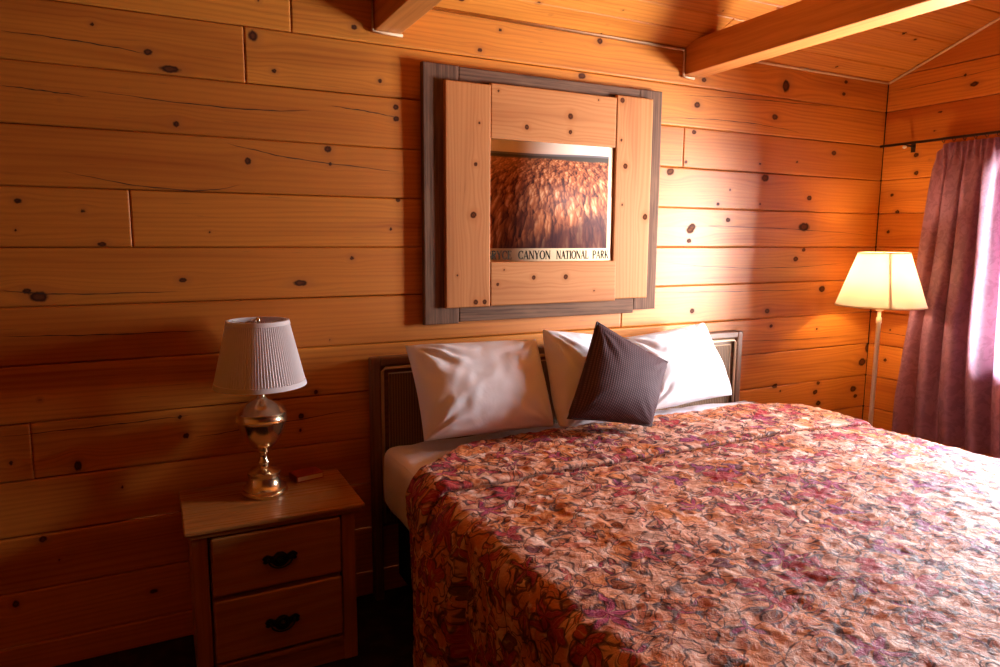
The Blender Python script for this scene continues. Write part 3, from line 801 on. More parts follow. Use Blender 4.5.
# ----------------------------------------------------------------- table lamp
def brass():
    t = NT('polished_brass'); n = t.noise(t.obj(), 25, 2)
    return t.done(t.bsdf(t.mix(t.math('MULTIPLY', n, .4), (.90, .74, .50), (.74, .55, .32)), .20, 1.0))
M_brass = brass()
def shade_mat(name, c, tr):
    t = NT(name); n = t.noise(t.obj(), 300, 2)
    cc = t.mix(t.math('MULTIPLY', n, .12), c, tuple(x*.8 for x in c))
    d = t.n('ShaderNodeBsdfDiffuse'); t.put(d.inputs[0], cc)
    l = t.n('ShaderNodeBsdfTranslucent'); t.put(l.inputs[0], cc)
    m = t.n('ShaderNodeMixShader'); m.inputs[0].default_value = tr
    t.t.links.new(d.outputs[0], m.inputs[1]); t.t.links.new(l.outputs[0], m.inputs[2])
    return t.done(m.outputs[0])
M_pleat = shade_mat('white_pleated_shade', (.88, .83, .84), .3)
M_pleatband = shade_mat('white_shade_band', (.90, .85, .86), .25)
M_cord = simple('brown_lamp_cord', (.06, .03, .015), .5)
M_bulb = simple('frosted_bulb_glass', (.8, .8, .78), .3)
LX, LY, LZ = .308, -.165, .5615
tl = empty('table_lamp', (LX, LY, LZ), 'polished brass urn table lamp with white pleated shade on the nightstand', 'table lamp')
c = (LX, LY, LZ)
W(MB().lathe([(0, 0), (.074, 0), (.077, .004), (.077, .010), (.070, .014), (.073, .018), (.073, .024), (.064, .030), (.056, .040), (.052, .062), (.052, .070), (.056, .074), (.056, .080), (.048, .086), (.026, .092), (.018, .098)], 64, c), 'base', M_brass, tl, smooth=True, autosmooth=.9)
W(MB().lathe([(.018, .094), (.016, .104), (.020, .110), (.020, .116), (.014, .122), (.0135, .140), (.016, .146), (.020, .150), (.016, .156), (.022, .166)], 48, c), 'stem', M_brass, tl, smooth=True, autosmooth=.9)
W(MB().lathe([(.020, .160), (.031, .165), (.046, .178), (.061, .199), (.072, .223), (.078, .245), (.080, .257), (.086, .260), (.087, .264), (.083, .268), (.080, .276), (.080, .284), (.085, .287), (.085, .292), (.078, .297), (.070, .306), (.055, .318), (.040, .327), (.025, .334), (.015, .342), (.013, .350)], 64, c), 'urn_body', M_brass, tl, smooth=True, autosmooth=.9)
W(MB().lathe([(.012, .346), (.009, .356), (.012, .362), (.012, .368), (.008, .374), (.013, .382), (.017, .390), (.017, .430), (.012, .436)], 32, c), 'socket', M_brass, tl, smooth=True, autosmooth=.9)
SB, ST, RB, RT = .386, .606, .150, .100
def pl(r, z, a, i): return r*(1+.012*(1 if i % 2 else -1))
n = 192
W(MB().lathe([(RB+(RT-RB)*k/10, SB+(ST-SB)*k/10) for k in range(11)]+[(RT-.003, ST)]+[(RB-.004+(RT-RB)*k/10, SB+(ST-SB)*k/10) for k in (10, 5, 0)]+[(RB, SB)], n, c, fn=pl, close=False), 'lamp_shade', M_pleat, tl, smooth=False)
sh = tl.children[-1]
for (z0, z1, nm) in ((SB-.002, SB+.014, 'shade_band'), (ST-.012, ST+.002, 'shade_band')):
    r0 = RB+(RT-RB)*(z0-SB)/(ST-SB)+.003; r1 = RB+(RT-RB)*(z1-SB)/(ST-SB)+.003
    W(MB().lathe([(r0-.008, z0), (r0, z0), (r1, z1), (r1-.008, z1), (r0-.008, z0)], 96, c, close=False), nm, M_pleatband, sh, smooth=True, autosmooth=.6)
mb = MB()
for a in (0.4, 0.4+2*PI/3, 0.4+4*PI/3): mb.tube([(LX, LY, LZ+.590), (LX+RT*math.cos(a), LY+RT*math.sin(a), LZ+.602)], .0016, 6)
mb.tube([(LX+.014, LY, LZ+.43), (LX+.045, LY, LZ+.48), (LX+.035, LY, LZ+.56), (LX, LY, LZ+.588)], .0018, 6)
mb.tube([(LX-.014, LY, LZ+.43), (LX-.045, LY, LZ+.48), (LX-.035, LY, LZ+.56), (LX, LY, LZ+.588)], .0018, 6)
W(mb, 'harp', M_brass, tl, smooth=True)
W(MB().lathe([(.004, .584), (.009, .592), (.006, .600), (.009, .608), (.004, .616), (0, .618)], 20, c), 'finial', M_brass, tl, smooth=True)
W(MB().lathe([(.010, .434), (.016, .450), (.029, .480), (.030, .500), (.022, .522), (0, .532)], 24, c), 'bulb', M_bulb, tl, smooth=True)
W(MB().tube([(LX+.02, LY+.07, LZ+.006), (LX+.05, LY+.10, LZ+.005), (LX+.06, LY+.135, LZ+.006), (LX+.058, LY+.152, LZ+.006), (LX+.058, -.0068, LZ+.002), (LX+.058, -.0065, LZ-.10), (LX+.058, -.0065, LZ-.3)], .003, 8), 'cord', M_cord, tl, smooth=True)

# small dark red book by the lamp
M_red = simple('dark_red_leather', (.36, .04, .03), .3, namp=.2, nscale=120, bump=.2)
M_page = simple('page_edge', (.80, .65, .5), .6)
bk = empty('pocket_book', (.468, -.075, .5615), 'small dark red book with a pale page edge lying beside the brass lamp', 'book')
Mx = Matrix.Rotation(math.radians(12), 4, 'Z')
def Bk(mb, name, m, par, **kw):
    o = mb.build(name, m, None, **kw); o.data.transform(Mx); o.parent = par; return o
mb = MB().box(-.052, .052, -.037, .037, 0, .0035).box(-.052, .052, -.037, .037, .0195, .023).box(-.052, -.047, -.037, .037, 0, .023)
cv = Bk(mb, 'cover', M_red, bk, bevel=.0015)
pg = Bk(MB().box(-.047, .049, -.0345, .0345, .0035, .0195), 'pages', M_page, bk); pg['label'] = 'pale page edges'

# ================================================================= FRAMED POSTER
def weathered():
    t = NT('weathered_grey_board'); o = t.sep(t.attr('grain')); r = o[2]
    a, b = o[0], o[1]
    f = t.noise(t.comb(t.math('MULTIPLY', a, 3), t.math('MULTIPLY', b, 130), r), 1, 4, .65)
    g = t.noise(t.comb(t.math('MULTIPLY', a, 4), t.math('MULTIPLY', b, 12), r), 1, 3)
    c = t.mix(t.step(f, .3, .75), (.18, .092, .056), (.062, .031, .020)); c = t.mix(t.math('MULTIPLY', t.step(g, .5, .7), .45), c, (.24, .13, .075))
    return t.done(t.bsdf(c, .8, 0, t.bump(f, .5, .003), .2))
M_weath = weathered()
M_plank = pine_boards('sanded_barn_plank', (.50, .205, .066), (.33, .105, .028), rough=.6, tint=.25, spec=.2)
fr = empty('framed_poster', (1.475, -.012, 1.60), 'rustic grey and pine plank frame holding a canyon poster above the headboard', 'framed poster')
def plank(name, x0, x1, z0, z1, yb, yf, mat, seed, kn=(), tilt=0):
    """board in the wall plane, grain along its longer side"""
    vert = (z1-z0) > (x1-x0)
    nx, nz = max(4, int((x1-x0)/.007)), max(4, int((z1-z0)/.007))
    ex = np.array([0, .0012, .003]); ux = np.concatenate([x0+ex, np.linspace(x0+.006, x1-.006, nx), x1-ex[::-1]])
    uz = np.concatenate([z0+ex, np.linspace(z0+.006, z1-.006, nz), z1-ex[::-1]])
    X, Z = np.meshgrid(ux, uz, indexing='ij')
    e = np.minimum(np.minimum(X-x0, x1-X), np.minimum(Z-z0, z1-Z))
    Y = yf+.003*np.clip(1-e/.004, 0, 1)**2+.0008*np.sin(X*9+seed)+.0008*np.sin(Z*7+seed*2)
    Y = Y+tilt*(X-x0)
    P = np.stack([X, Y, Z], -1).reshape(-1, 3)
    A_, C_ = (Z, X) if vert else (X, Z)
    d = np.full(X.shape, 9.); gc = C_.copy()
    for (kx, kz, rr) in kn:
        d = np.minimum(d, np.sqrt((X-kx)**2+(Z-kz)**2)/rr)
        ka, kc2 = (kz, kx) if vert else (kx, kz)
        gc = gc-(C_-kc2)*np.exp(-(((A_-ka)/(rr*4.5))**2+((C_-kc2)/(rr*2.6))**2))*.75
    n0, n1 = X.shape; idx = np.arange(n0*n1).reshape(n0, n1)
    q = np.stack([idx[:-1, :-1], idx[1:, :-1], idx[1:, 1:], idx[:-1, 1:]], -1).reshape(-1, 4)
    # back face and rim
    back = [(x0, yb, z0), (x1, yb, z0), (x1, yb, z1), (x0, yb, z1)]
    b = n0*n1
    V = np.concatenate([P, back])
    ring = list(idx[:, 0])+list(idx[-1, 1:])+list(idx[::-1, -1][1:])+list(idx[0, ::-1][1:-1])
    fs = [(b+3, b+2, b+1, b)]
    cor = {int(idx[0, 0]): b, int(idx[-1, 0]): b+1, int(idx[-1, -1]): b+2, int(idx[0, -1]): b+3}
    # rim as its own strip of verts dropped to the back plane
    rv = V[ring].copy(); rv[:, 1] = yb
    V = np.concatenate([V, rv]); rb = b+4; m = len(ring)
    rim = [(ring[i], rb+i, rb+(i+1) % m, ring[(i+1) % m]) for i in range(m)]
    q = np.concatenate([q, fs, rim])
    G = np.zeros((len(V), 3)); G[:b] = np.stack([A_, gc, np.full(X.shape, seed)], -1).reshape(-1, 3)
    av, cv_ = (2, 0) if vert else (0, 2)
    G[b:, 0] = V[b:, av]; G[b:, 1] = V[b:, cv_]; G[b:, 2] = seed
    K = np.full(len(V), 9.); K[:b] = d.ravel()
    V = V-np.array(fr.location)
    return mesh_np(name, V, q, [mat], fr, False, None, {'grain': ('FLOAT_VECTOR', G), 'knot': ('FLOAT', K)})
WGREY = 'weathered grey outer board'
for (x0, x1, z0, z1, sd) in ((.956, 1.105, 1.104, 2.112, 1.1), (1.985, 2.113, 1.124, 2.112, 2.7), (1.106, 1.984, 1.985, 2.110, 3.9), (1.106, 1.984, 1.110, 1.225, 5.3)):
    plank('frame_board', x0, x1, z0, z1, -.012, -.034, M_weath, sd)['label'] = WGREY
for (x0, x1, z0, z1, sd, kn) in (
    (1.040, 1.236, 1.170, 2.050, 1.4, [(1.16, 1.54, .016), (1.17, 1.74, .010), (1.185, 1.90, .007), (1.17, 1.19, .013), (1.21, 1.19, .012), (1.09, 1.30, .006)]),
    (1.848, 2.046, 1.180, 2.070, 2.2, [(1.875, 2.05, .014), (1.90, 1.77, .014), (2.02, 1.55, .016), (1.875, 1.88, .008), (1.89, 1.60, .007)]),
    (1.237, 1.847, 1.846, 2.058, 3.6, [(1.61, 1.960, .016), (1.40, 1.90, .012), (1.61, 1.895, .011), (1.27, 2.03, .007), (1.75, 2.04, .006)]),
    (1.237, 1.866, 1.172, 1.353, 4.8, [(1.44, 1.285, .011), (1.60, 1.285, .013), (1.27, 1.26, .009), (1.30, 1.32, .006), (1.75, 1.22, .006)])):
    plank('frame_plank', x0, x1, z0, z1, -.034, -.054, M_plank, sd, kn)

def canyon():
    t = NT('canyon_print'); o = t.sep(t.attr('grain'))   # u across, v up, both 0..1
    u, v = o[0], o[1]
    P2 = t.comb(u, v, 0)
    hz = t.math('MULTIPLY_ADD', t.noise(t.comb(t.math('MULTIPLY', u, 3), 0, 0), 1, 3), .04, .798)
    # spires: tall narrow cells, sunlit on their left flank, leaning a little with the slope
    wv = t.noise(t.comb(t.math('MULTIPLY', u, 6), t.math('MULTIPLY', v, 6), 2), 1, 3)
    # nearer spires low down stand larger than the ones receding to the plateau
    inv = t.math('DIVIDE', 1.0, t.math('SUBTRACT', 1.06, v))
    lean = t.math('MULTIPLY', t.math('ADD', t.math('SUBTRACT', u, .45), t.math('MULTIPLY', wv, .05)), t.math('MULTIPLY_ADD', inv, .35, .9))
    deep = t.math('ADD', inv, t.math('MULTIPLY', wv, .25))
    def spires(fx, fy, z):
        q = t.comb(t.math('MULTIPLY', lean, fx), t.math('MULTIPLY', deep, fy), z)
        vo = t.voro(q, 1, rand=1)
        dx, dy, _ = t.sep(t.vmath('SUBTRACT', q, vo.outputs['Position']))
        lit = t.step(t.math('ADD', dx, t.math('MULTIPLY', dy, -.25)), .42, -.42)
        return t.math('MULTIPLY', lit, t.math('SUBTRACT', 1.0, t.math('MULTIPLY', t.step(vo.outputs['Distance'], .35, .75), .6))), t.sep(vo.outputs['Color'])[0]
    s1, r1 = spires(10, 3.2, 0); s2, r2 = spires(23, 7, 3)
    big = t.noise(t.comb(t.math('MULTIPLY', u, 4.5), t.math('MULTIPLY', v, 6), 7), 1, 3, .55)
    fineg = t.noise(t.comb(t.math('MULTIPLY', u, 90), t.math('MULTIPLY', v, 30), 7), 1, 2, .5)
    tone = t.math('ADD', t.math('ADD', t.math('MULTIPLY', s1, .45), t.math('MULTIPLY', s2, .35)), t.math('MULTIPLY', t.math('ADD', r1, fineg), .14))
    c = t.ramp(tone, [(.10, (.05, .015, .013)), (.30, (.20, .055, .027)), (.55, (.44, .14, .055)), (.85, (.74, .37, .19))])
    c = t.mix(t.math('MULTIPLY', t.step(big, .52, .68), .55), c, (.12, .035, .025))
    # dark ravine low right, warm glow up left
    dr = t.math('SUBTRACT', t.math('MULTIPLY', u, .42), v)
    c = t.mix(t.math('MULTIPLY', t.step(t.math('MULTIPLY_ADD', big, .25, dr), .10, .27), .82), c, (.045, .016, .02))
    gl = t.math('SUBTRACT', t.math('MULTIPLY_ADD', big, .3, v), t.math('MULTIPLY', u, .5))
    c = t.mix(t.math('MULTIPLY', t.step(gl, .62, .95), .45), c, (.70, .32, .13))
    # dark forest plateau with a paler far ridge, then a washed-out sky
    pl_ = t.step(t.math('SUBTRACT', v, hz), -.025, -.005)
    c = t.mix(pl_, c, (.075, .060, .050))
    rg = t.math('SUBTRACT', v, t.math('MULTIPLY_ADD', t.step(u, .35, .95), .020, .846))
    c = t.mix(t.step(rg, -.004, .004), c, t.ramp(v, [(.83, (.70, .52, .45)), (.88, (.80, .66, .55)), (1, (.86, .74, .62))]))
    far = t.math('MULTIPLY', t.step(rg, -.022, -.012), t.math('SUBTRACT', 1.0, t.step(rg, -.004, .004)))
    c = t.mix(t.math('MULTIPLY', far, .8), c, (.16, .14, .15))
    return t.done(t.bsdf(c, .6, 0, None, .15))
M_print = canyon(); M_paper = simple('cream_poster_paper', (.74, .57, .36), .8, namp=.05, spec=.05); M_ink = simple('dark_grey_print', (.035, .028, .02), .8, spec=.05)
def flat(name, x0, x1, z0, z1, yb, yf, mat, par, off):
    n0 = 4
    V = []; G = []
    for (y) in (yf, yb):
        for (x, z) in ((x0, z0), (x1, z0), (x1, z1), (x0, z1)): V.append((x, y, z)); G.append(((x-x0)/(x1-x0), (z-z0)/(z1-z0), 0))
    Q = [(0, 1, 2, 3), (7, 6, 5, 4), (0, 4, 5, 1), (1, 5, 6, 2), (2, 6, 7, 3), (3, 7, 4, 0)]
    return mesh_np(name, np.array(V)-np.array(off), np.array(Q), [mat], par, False, None, {'grain': ('FLOAT_VECTOR', np.array(G))})
off = np.array(fr.location)
W(MB().box(1.12, 1.93, -.0335, -.014, 1.24, 1.97), 'backing_board', simple('dark_backing_board', (.06, .025, .012), .9), fr)
poster = flat('poster', 1.180, 1.842, 1.30, 1.90, -.040, -.0445, M_paper, fr, off); poster['label'] = 'cream paper poster of a red rock canyon'
flat('canyon_picture', 1.195, 1.817, 1.408, 1.868, -.0445, -.0450, M_print, poster, off)

# poster caption drawn as serif capitals
def lettering(text, xs, z0, h, y, par):
    TH, TN = .19, .085
    def bar(x0, z0_, x1, z1_, w):    # slanted stroke of horizontal width w
        return [(x0-w/2, z0_), (x0+w/2, z0_), (x1+w/2, z1_), (x1-w/2, z1_)]
    def ser(x, z, w=.30): return [(x-w/2, z-.025), (x+w/2, z-.025), (x+w/2, z+.025), (x-w/2, z+.025)]
    def arc(cx, cz, rx, rz, a0, a1, w0, w1, n=14):
        out = []
        for i in range(n):
            A0, A1 = a0+(a1-a0)*i/n, a0+(a1-a0)*(i+1)/n
            f0 = w1+(w0-w1)*abs(math.cos(A0)); f1 = w1+(w0-w1)*abs(math.cos(A1))
            out.append([(cx+(rx-f0/2)*math.cos(A0), cz+(rz-f0/2)*math.sin(A0)), (cx+(rx+f0/2)*math.cos(A0), cz+(rz+f0/2)*math.sin(A0)),
                        (cx+(rx+f1/2)*math.cos(A1), cz+(rz+f1/2)*math.sin(A1)), (cx+(rx-f1/2)*math.cos(A1), cz+(rz-f1/2)*math.sin(A1))])
        return out
    q = PI/2
    G = {
     'B': (.62, [bar(.15, 0, .15, 1, TH), ser(.13, .025), ser(.13, .975)]+arc(.25, .76, .24, .21, -q, q, TH, TN)+arc(.25, .28, .30, .25, -q, q, TH, TN)),
     'R': (.68, [bar(.15, 0, .15, 1, TH), ser(.15, .025), ser(.15, .975), bar(.58, 0, .32, .5, TH*.9), ser(.60, .025, .2)]+arc(.25, .74, .26, .23, -q, q, TH, TN)),
     'P': (.60, [bar(.15, 0, .15, 1, TH), ser(.15, .025), ser(.15, .975)]+arc(.25, .73, .27, .24, -q, q, TH, TN)),
     'Y': (.70, [bar(.35, 0, .35, .48, TH), ser(.35, .025), bar(.35, .45, .10, 1, TH), bar(.35, .45, .60, 1, TN), ser(.10, .975, .24), ser(.60, .975, .22)]),
     'C': (.68, arc(.38, .5, .30, .46, .7, 2*PI-.7, TH, TN)+[bar(.61, .68, .61, .95, TN)]),
     'E': (.60, [bar(.15, 0, .15, 1, TH), ser(.13, .025), ser(.13, .975), [(.15, 0), (.52, 0), (.52, TN), (.15, TN)], [(.15, 1-TN), (.50, 1-TN), (.50, 1), (.15, 1)], [(.15, .48), (.40, .48), (.40, .48+TN), (.15, .48+TN)], bar(.52, 0, .52, .24, TN), bar(.49, .80, .49, 1, TN), bar(.40, .42, .40, .60, TN)]),
     'A': (.72, [bar(.08, 0, .36, 1, TN), bar(.62, 0, .36, 1, TH), [(.20, .30), (.52, .30), (.52, .30+TN), (.20, .30+TN)], ser(.08, .025, .2), ser(.62, .025, .26)]),
     'N': (.76, [bar(.12, 0, .12, 1, TN), bar(.64, 0, .64, 1, TN), bar(.64, 0, .12, 1, TH), ser(.12, .025, .22), ser(.08, .975, .22), ser(.64, .975, .22)]),
     'O': (.76, arc(.38, .5, .30, .47, 0, 2*PI, TH, TN, 26)),
     'T': (.64, [bar(.32, 0, .32, 1, TH), ser(.32, .025), [(.03, 1-TN), (.61, 1-TN), (.61, 1), (.03, 1)], bar(.05, .78, .05, 1, TN), bar(.59, .78, .59, 1, TN)]),
     'I': (.32, [bar(.16, 0, .16, 1, TH), ser(.16, .025), ser(.16, .975)]),
     'L': (.58, [bar(.15, 0, .15, 1, TH), ser(.15, .025), ser(.15, .975), [(.15, 0), (.54, 0), (.54, TN), (.15, TN)], bar(.53, 0, .53, .26, TN)]),
     'K': (.72, [bar(.15, 0, .15, 1, TH), ser(.15, .025), ser(.15, .975), bar(.22, .42, .58, 1, TN), bar(.62, 0, .32, .56, TH), ser(.58, .975, .2), ser(.62, .025, .2)]),
    }
    for word, (xa, xb) in zip(text.split(' '), xs):
        bm = bmesh.new()
        wid = sum(G[ch][0] for ch in word)
        sx = (xb-xa)/wid; x = xa
        for ch in word:
            adv, polys = G[ch]
            for pz in polys:
                vs = [bm.verts.new((x+px*sx-off[0], y-off[1], z0+pz_*h-off[2])) for px, pz_ in pz]
                f = bm.faces.new(vs)
            x += adv*sx
        for f in bm.faces:
            f.normal_update()
            if f.normal.y > 0: f.normal_flip()
        r = bmesh.ops.extrude_face_region(bm, geom=bm.faces[:])
        bmesh.ops.translate(bm, vec=(0, -.0003, 0), verts=[v for v in r['geom'] if isinstance(v, bmesh.types.BMVert)])
        bmesh.ops.recalc_face_normals(bm, faces=bm.faces[:])
        me = bpy.data.meshes.new('lettering'); bm.to_mesh(me); bm.free()
        link('lettering', me, M_ink, par)['label'] = 'dark serif capitals'
lettering('BRYCE CANYON NATIONAL PARK', [(1.222, 1.340), (1.370, 1.528), (1.556, 1.722), (1.742, 1.830)], 1.362, .036, -.0446, poster)

# ================================================================= FLOOR LAMP
M_lshade = shade_mat('cream_lamp_shade_fabric', (.88, .83, .74), .5)
M_pole = simple('pale_brass_pole', (.82, .68, .46), .35, .35)
FX, FY = 3.372, -.300
flp = empty('floor_lamp', (FX, FY, 0), 'lit standing lamp with cream cone shade in the corner beside the curtain', 'floor lamp')
cf = (FX, FY, 0)
W(MB().lathe([(0, 0), (.135, 0), (.14, .006), (.138, .014), (.09, .024), (.03, .034), (.016, .045)], 48, cf), 'base', M_pole, flp, smooth=True, autosmooth=.9)
W(MB().lathe([(.011, .04), (.011, 1.02), (.014, 1.024), (.014, 1.05), (.009, 1.055), (.009, 1.09)], 24, cf), 'pole', M_pole, flp, smooth=True, autosmooth=.9)
W(MB().lathe([(.012, 1.085), (.019, 1.09), (.019, 1.15), (.014, 1.155)], 24, cf), 'socket', M_pole, flp, smooth=True, autosmooth=.9)
fb = W(MB().lathe([(.012, 1.15), (.016, 1.168), (.030, 1.20), (.031, 1.222), (.022, 1.245), (0, 1.256)], 24, cf), 'bulb', None, flp, smooth=True)
t = NT('glowing_warm_bulb'); em = t.n('ShaderNodeEmission'); em.inputs[0].default_value = (1, .72, .38, 1); em.inputs[1].default_value = BULB_GLOW = 8.0
fb.data.materials[0] = t.done(em.outputs[0])
ZB, ZT, FRB, FRT = 1.112, 1.388, .213, .120
sh2 = W(MB().lathe([(FRB, ZB), (FRT, ZT), (FRT-.003, ZT), (FRB-.003, ZB), (FRB, ZB)], 72, cf, close=False), 'lamp_shade', M_lshade, flp, smooth=True, autosmooth=.6)
M_seam = shade_mat('shade_seam_tape', (.70, .58, .42), .12)
for (z0, z1) in ((ZB-.001, ZB+.006), (ZT-.006, ZT+.001)):
    f = lambda z: FRB+(FRT-FRB)*(z-ZB)/(ZT-ZB)
    W(MB().lathe([(f(z0)-.004, z0), (f(z0)+.0015, z0), (f(z1)+.0015, z1), (f(z1)-.004, z1), (f(z0)-.004, z0)], 72, cf, close=False), 'shade_rim', M_seam, sh2, smooth=True, autosmooth=.6)
# vertical seam tape on the side towards the bed
ang = math.atan2(-2.3, -3.37)+.22
mb = MB(); dd = .028
b = [mb.bm.verts.new((FX+r*math.cos(ang+w/r), FY+r*math.sin(ang+w/r), z)) for (r, z, w) in ((FRB-.0035, ZB+.004, -.006), (FRB-.0035, ZB+.004, .006), (FRT-.0035, ZT-.004, .006), (FRT-.0035, ZT-.004, -.006))]
b2 = [mb.bm.verts.new(v.co+Vector((-math.cos(ang), -math.sin(ang), 0))*.001) for v in b]
mb.bm.faces.new(b); mb.bm.faces.new(b2[::-1])
for i in range(4): mb.bm.faces.new([b[i], b2[i], b2[(i+1) % 4], b[(i+1) % 4]])
W(mb, 'seam_tape', M_seam, sh2)
mb = MB()
for a in (0, 2*PI/3, 4*PI/3): mb.tube([(FX, FY, ZT-.012), (FX+(FRT-.003)*math.cos(a), FY+(FRT-.003)*math.sin(a), ZT-.004)], .0016, 6)
for s in (-1, 1): mb.tube([(FX+s*.018, FY, 1.11), (FX+s*.05, FY, 1.19), (FX+s*.045, FY, 1.29), (FX, FY, ZT-.012)], .0018, 6)
W(mb, 'harp', M_pole, flp, smooth=True)
W(MB().lathe([(.004, ZT-.018), (.009, ZT-.008), (.007, ZT), (0, ZT+.006)], 16, cf), 'finial', M_pole, flp, smooth=True)

# ================================================================= CURTAIN
def curtain_mat():
    t = NT('mauve_jacquard_curtain'); o = t.attr('cloth')
    n = t.noise(o, 22, 3, .6, 1.2); f = t.noise(t.vmath('MULTIPLY', o, (400, 60, 1)), 1, 2)
    c = t.mix(t.step(n, .44, .58), (.38, .185, .29), (.26, .115, .20)); c = t.mix(t.math('MULTIPLY', f, .35), c, (.36, .17, .18))
    p = t.bsdf(c, t.math('MULTIPLY_ADD', t.step(n, .44, .58), .2, .35), 0, t.bump(t.math('ADD', f, n), .15, .002), .5)
    l = t.n('ShaderNodeBsdfTranslucent'); t.put(l.inputs[0], t.mix(.35, c, (.6, .45, .5)))
    m = t.n('ShaderNodeMixShader'); m.inputs[0].default_value = .42
    t.t.links.new(p, m.inputs[1]); t.t.links.new(l.outputs[0], m.inputs[2])
    return t.done(m.outputs[0])
M_cur = curtain_mat(); M_rod = simple('dark_bronze_rod', (.05, .03, .025), .4, .6); M_white = simple('white_end_cap', (.8, .76, .72), .4)
def curtain():
    nu, nv = 260, 120
    V, UV = [], []
    ztop, zbot = 1.944, .395
    for i in range(nu+1):
        u = i/nu
        for j in range(nv+1):
            v = j/nv                        # 0 top .. 1 bottom
            z = ztop+(zbot-ztop)*v
            yl = -.345+.085*min(1, v*1.15)**1.2   # leading edge sweeps towards the corner lower down
            yr = -.800-.07*v
            y = yl+(yr-yl)*u
            # pinch pleats at the top opening into deep irregular folds
            ph = 2*PI*(5.2*u+.25*math.sin(3*u+2.2*v)+.12*mnoise.noise(Vector((u*3, v*2.2, 1))))
            am = .014+.030*min(1, v*1.5)*(.75+.4*mnoise.noise(Vector((u*4, v*1.5, 5))))
            tight = 2*PI*15*u
            pin = math.exp(-(v/.07)**2)
            x = XR-.070-am*math.sin(ph)*(1-pin)-.010*math.sin(tight)*pin
            x -= .006*math.sin(2*ph+4*v)*(1-pin)+.012*mnoise.noise(Vector((u*7, v*4, 2)))*(1-pin)
            y += .012*math.cos(ph)*(1-pin)
            # first pleat hangs slack from its hook
            if u < .12: z -= .03*(1-u/.12)**2*math.exp(-(v/.05)**2)*2.0
            zz = z+(.006*math.sin(ph*1.0)+.004*math.sin(ph*2.3))*(v**6)
            V.append((min(x, XR-.022), y, zz)); UV.append((u*1.1, v*1.56, 0))
    idx = np.arange((nu+1)*(nv+1)).reshape(nu+1, nv+1)
    q = np.stack([idx[:-1, :-1], idx[1:, :-1], idx[1:, 1:], idx[:-1, 1:]], -1).reshape(-1, 4)
    o = mesh_np('curtain', np.array(V), q, [M_cur], None, True, None, {'cloth': ('FLOAT_VECTOR', np.array(UV))})
    return o
tag(curtain(), 'mauve pleated curtain hanging beside the window behind the standing lamp', 'curtain')
rod = empty('curtain_rod', (XR, -1.2, 1.968), 'thin dark curtain rod along the window wall above the mauve curtain', 'curtain rod')
W(MB().tube([(XR-.070, -.03, 1.968), (XR-.070, -2.35, 1.968)], .007, 12), 'pole', M_rod, rod, smooth=True)
for y in (-.175, -1.25, -2.25):
    bk_ = W(MB().box(XR-.078, XR-.001, y-.006, y+.006, 1.953, 1.961).box(XR-.006, XR-.001, y-.012, y+.012, 1.925, 1.975), 'bracket', M_rod, rod, bevel=.001)
W(MB().lathe([(0, -.010), (.010, -.006), (.011, 0), (.008, .006), (0, .008)], 16, (XR-.078, -.175, 1.950)), 'bracket_knob', M_white, rod, smooth=True)['label'] = 'white bracket knob'
for i in range(9):
    y = -.375-.052*i
    W(MB().torus((XR-.070, y, 1.962), .012, .0018, ax='Y', n=16, m=6), 'hook_ring', M_rod, rod, smooth=True)

# ================================================================= LIGHT
def area(name, loc, rot, sx, sy, power, color):
    l = bpy.data.lights.new(name, 'AREA'); l.shape = 'RECTANGLE'; l.size = sx; l.size_y = sy; l.energy = power; l.color = color
    o = bpy.data.objects.new(name, l); COL.objects.link(o); o.location = loc; o.rotation_euler = rot; return o
for (y0, y1, z0, z1) in WINS:
    po_ = area('window_portal', (XR+.14, (y0+y1)/2, (z0+z1)/2), (0, math.radians(90), 0), z1-z0, y1-y0, 1, (1, 1, 1))
    po_.data.cycles.is_portal = True
lp = bpy.data.lights.new('lamp_bulb_light', 'POINT'); lp.energy = LAMP_W = 15.0; lp.color = (1.0, .68, .36); lp.shadow_soft_size = .03
lo = bpy.data.objects.new('lamp_bulb_light', lp); COL.objects.link(lo); lo.location = (FX, FY, 1.275)

w = bpy.data.worlds.new('daylight'); scene.world = w; w.use_nodes = True
nt = w.node_tree; nt.nodes.clear()
wo = nt.nodes.new('ShaderNodeOutputWorld'); bg = nt.nodes.new('ShaderNodeBackground'); tc = nt.nodes.new('ShaderNodeTexCoord')
sx_ = nt.nodes.new('ShaderNodeSeparateXYZ'); cr = nt.nodes.new('ShaderNodeValToRGB')
nt.links.new(tc.outputs['Generated'], sx_.inputs[0]); 
mp = nt.nodes.new('ShaderNodeMapRange'); nt.links.new(sx_.outputs[2], mp.inputs[0]); mp.inputs[1].default_value = -1; mp.inputs[2].default_value = 1
nt.links.new(mp.outputs[0], cr.inputs[0])
els = [(0, (1.0, .94, .93)), (.47, (1.0, .95, .97)), (.58, (.97, .95, .98)), (.70, (.54, .54, .63)), (1, (.36, .40, .52))]
while len(cr.color_ramp.elements) > 1: cr.color_ramp.elements.remove(cr.color_ramp.elements[-1])
for i, (p, c_) in enumerate(els):
    e = cr.color_ramp.elements[0] if i == 0 else cr.color_ramp.elements.new(p)
    e.position = p; e.color = tuple(c_)+(1,)
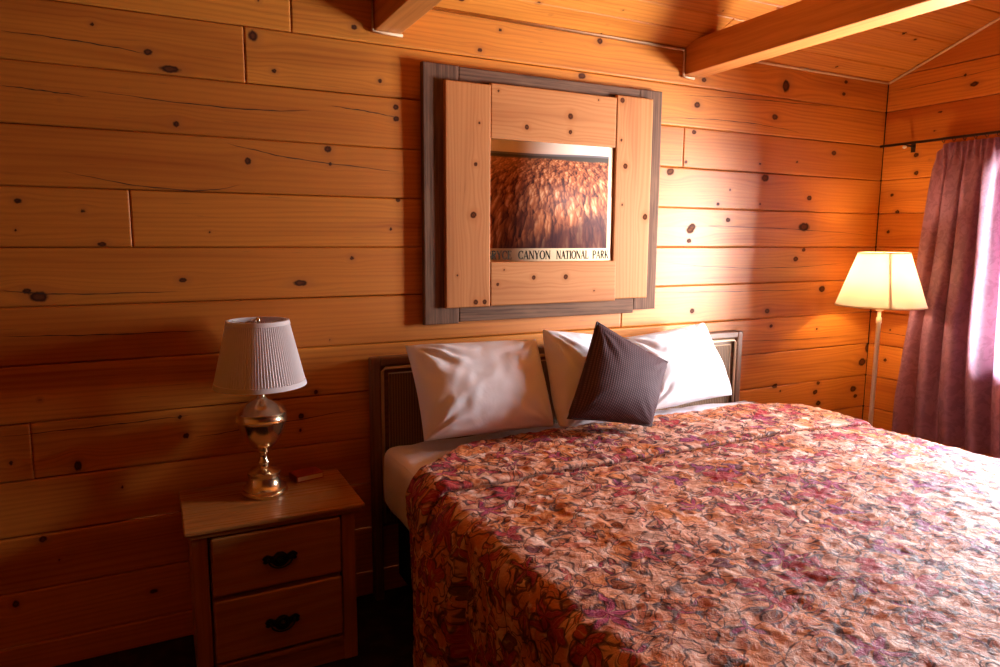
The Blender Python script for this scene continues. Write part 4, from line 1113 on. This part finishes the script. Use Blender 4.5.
az = nt.nodes.new('ShaderNodeMapRange'); az.interpolation_type = 'SMOOTHSTEP'
nt.links.new(sx_.outputs[1], az.inputs[0]); az.inputs[1].default_value = -.22; az.inputs[2].default_value = -.75
az.inputs[3].default_value = .32; az.inputs[4].default_value = 1.75
ml = nt.nodes.new('ShaderNodeMath'); ml.operation = 'MULTIPLY'; ab = nt.nodes.new('ShaderNodeMath'); ab.operation = 'ABSOLUTE'; nt.links.new(sx_.outputs[2], ab.inputs[0])
hb_ = nt.nodes.new('ShaderNodeMapRange'); hb_.interpolation_type = 'SMOOTHSTEP'; nt.links.new(ab.outputs[0], hb_.inputs[0])
hb_.inputs[1].default_value = .12; hb_.inputs[2].default_value = .38
mz = nt.nodes.new('ShaderNodeMix'); nt.links.new(hb_.outputs[0], mz.inputs[0]); nt.links.new(az.outputs[0], mz.inputs[2]); mz.inputs[3].default_value = 1.0
nt.links.new(mz.outputs[0], ml.inputs[0]); ml.inputs[1].default_value = 228.0
nt.links.new(ml.outputs[0], bg.inputs[1])
nt.links.new(cr.outputs[0], bg.inputs[0])
nt.links.new(bg.outputs[0], wo.inputs[0])

# ================================================================= CAMERA
H_CAM = 1.44456
cam = bpy.data.cameras.new('camera'); co_ = bpy.data.objects.new('camera', cam); COL.objects.link(co_)
cam.sensor_width = 36; cam.lens = 688.295/1000*36; cam.clip_start = .02
Rw = Matrix(((0.8934632619, -0.4491030904, 0.0054602008), (0.0560441636, 0.1235420632, 0.9907554747), (-0.4456259100, -0.8848976058, 0.1355499005))).transposed().to_4x4()
co_.matrix_world = Matrix.Translation((0, -2.6, H_CAM)) @ Rw
scene.camera = co_
vs = scene.view_settings
vs.view_transform = 'Standard'; vs.look = 'None'; vs.gamma = 1; vs.use_curve_mapping = False; vs.exposure = 0.0
scene.cycles.use_denoising = True
scene.cycles.max_bounces = 14; scene.cycles.diffuse_bounces = 10; scene.cycles.transparent_max_bounces = 12
scene.cycles.sample_clamp_indirect = 12
scene.cycles.caustics_reflective = False; scene.cycles.caustics_refractive = False
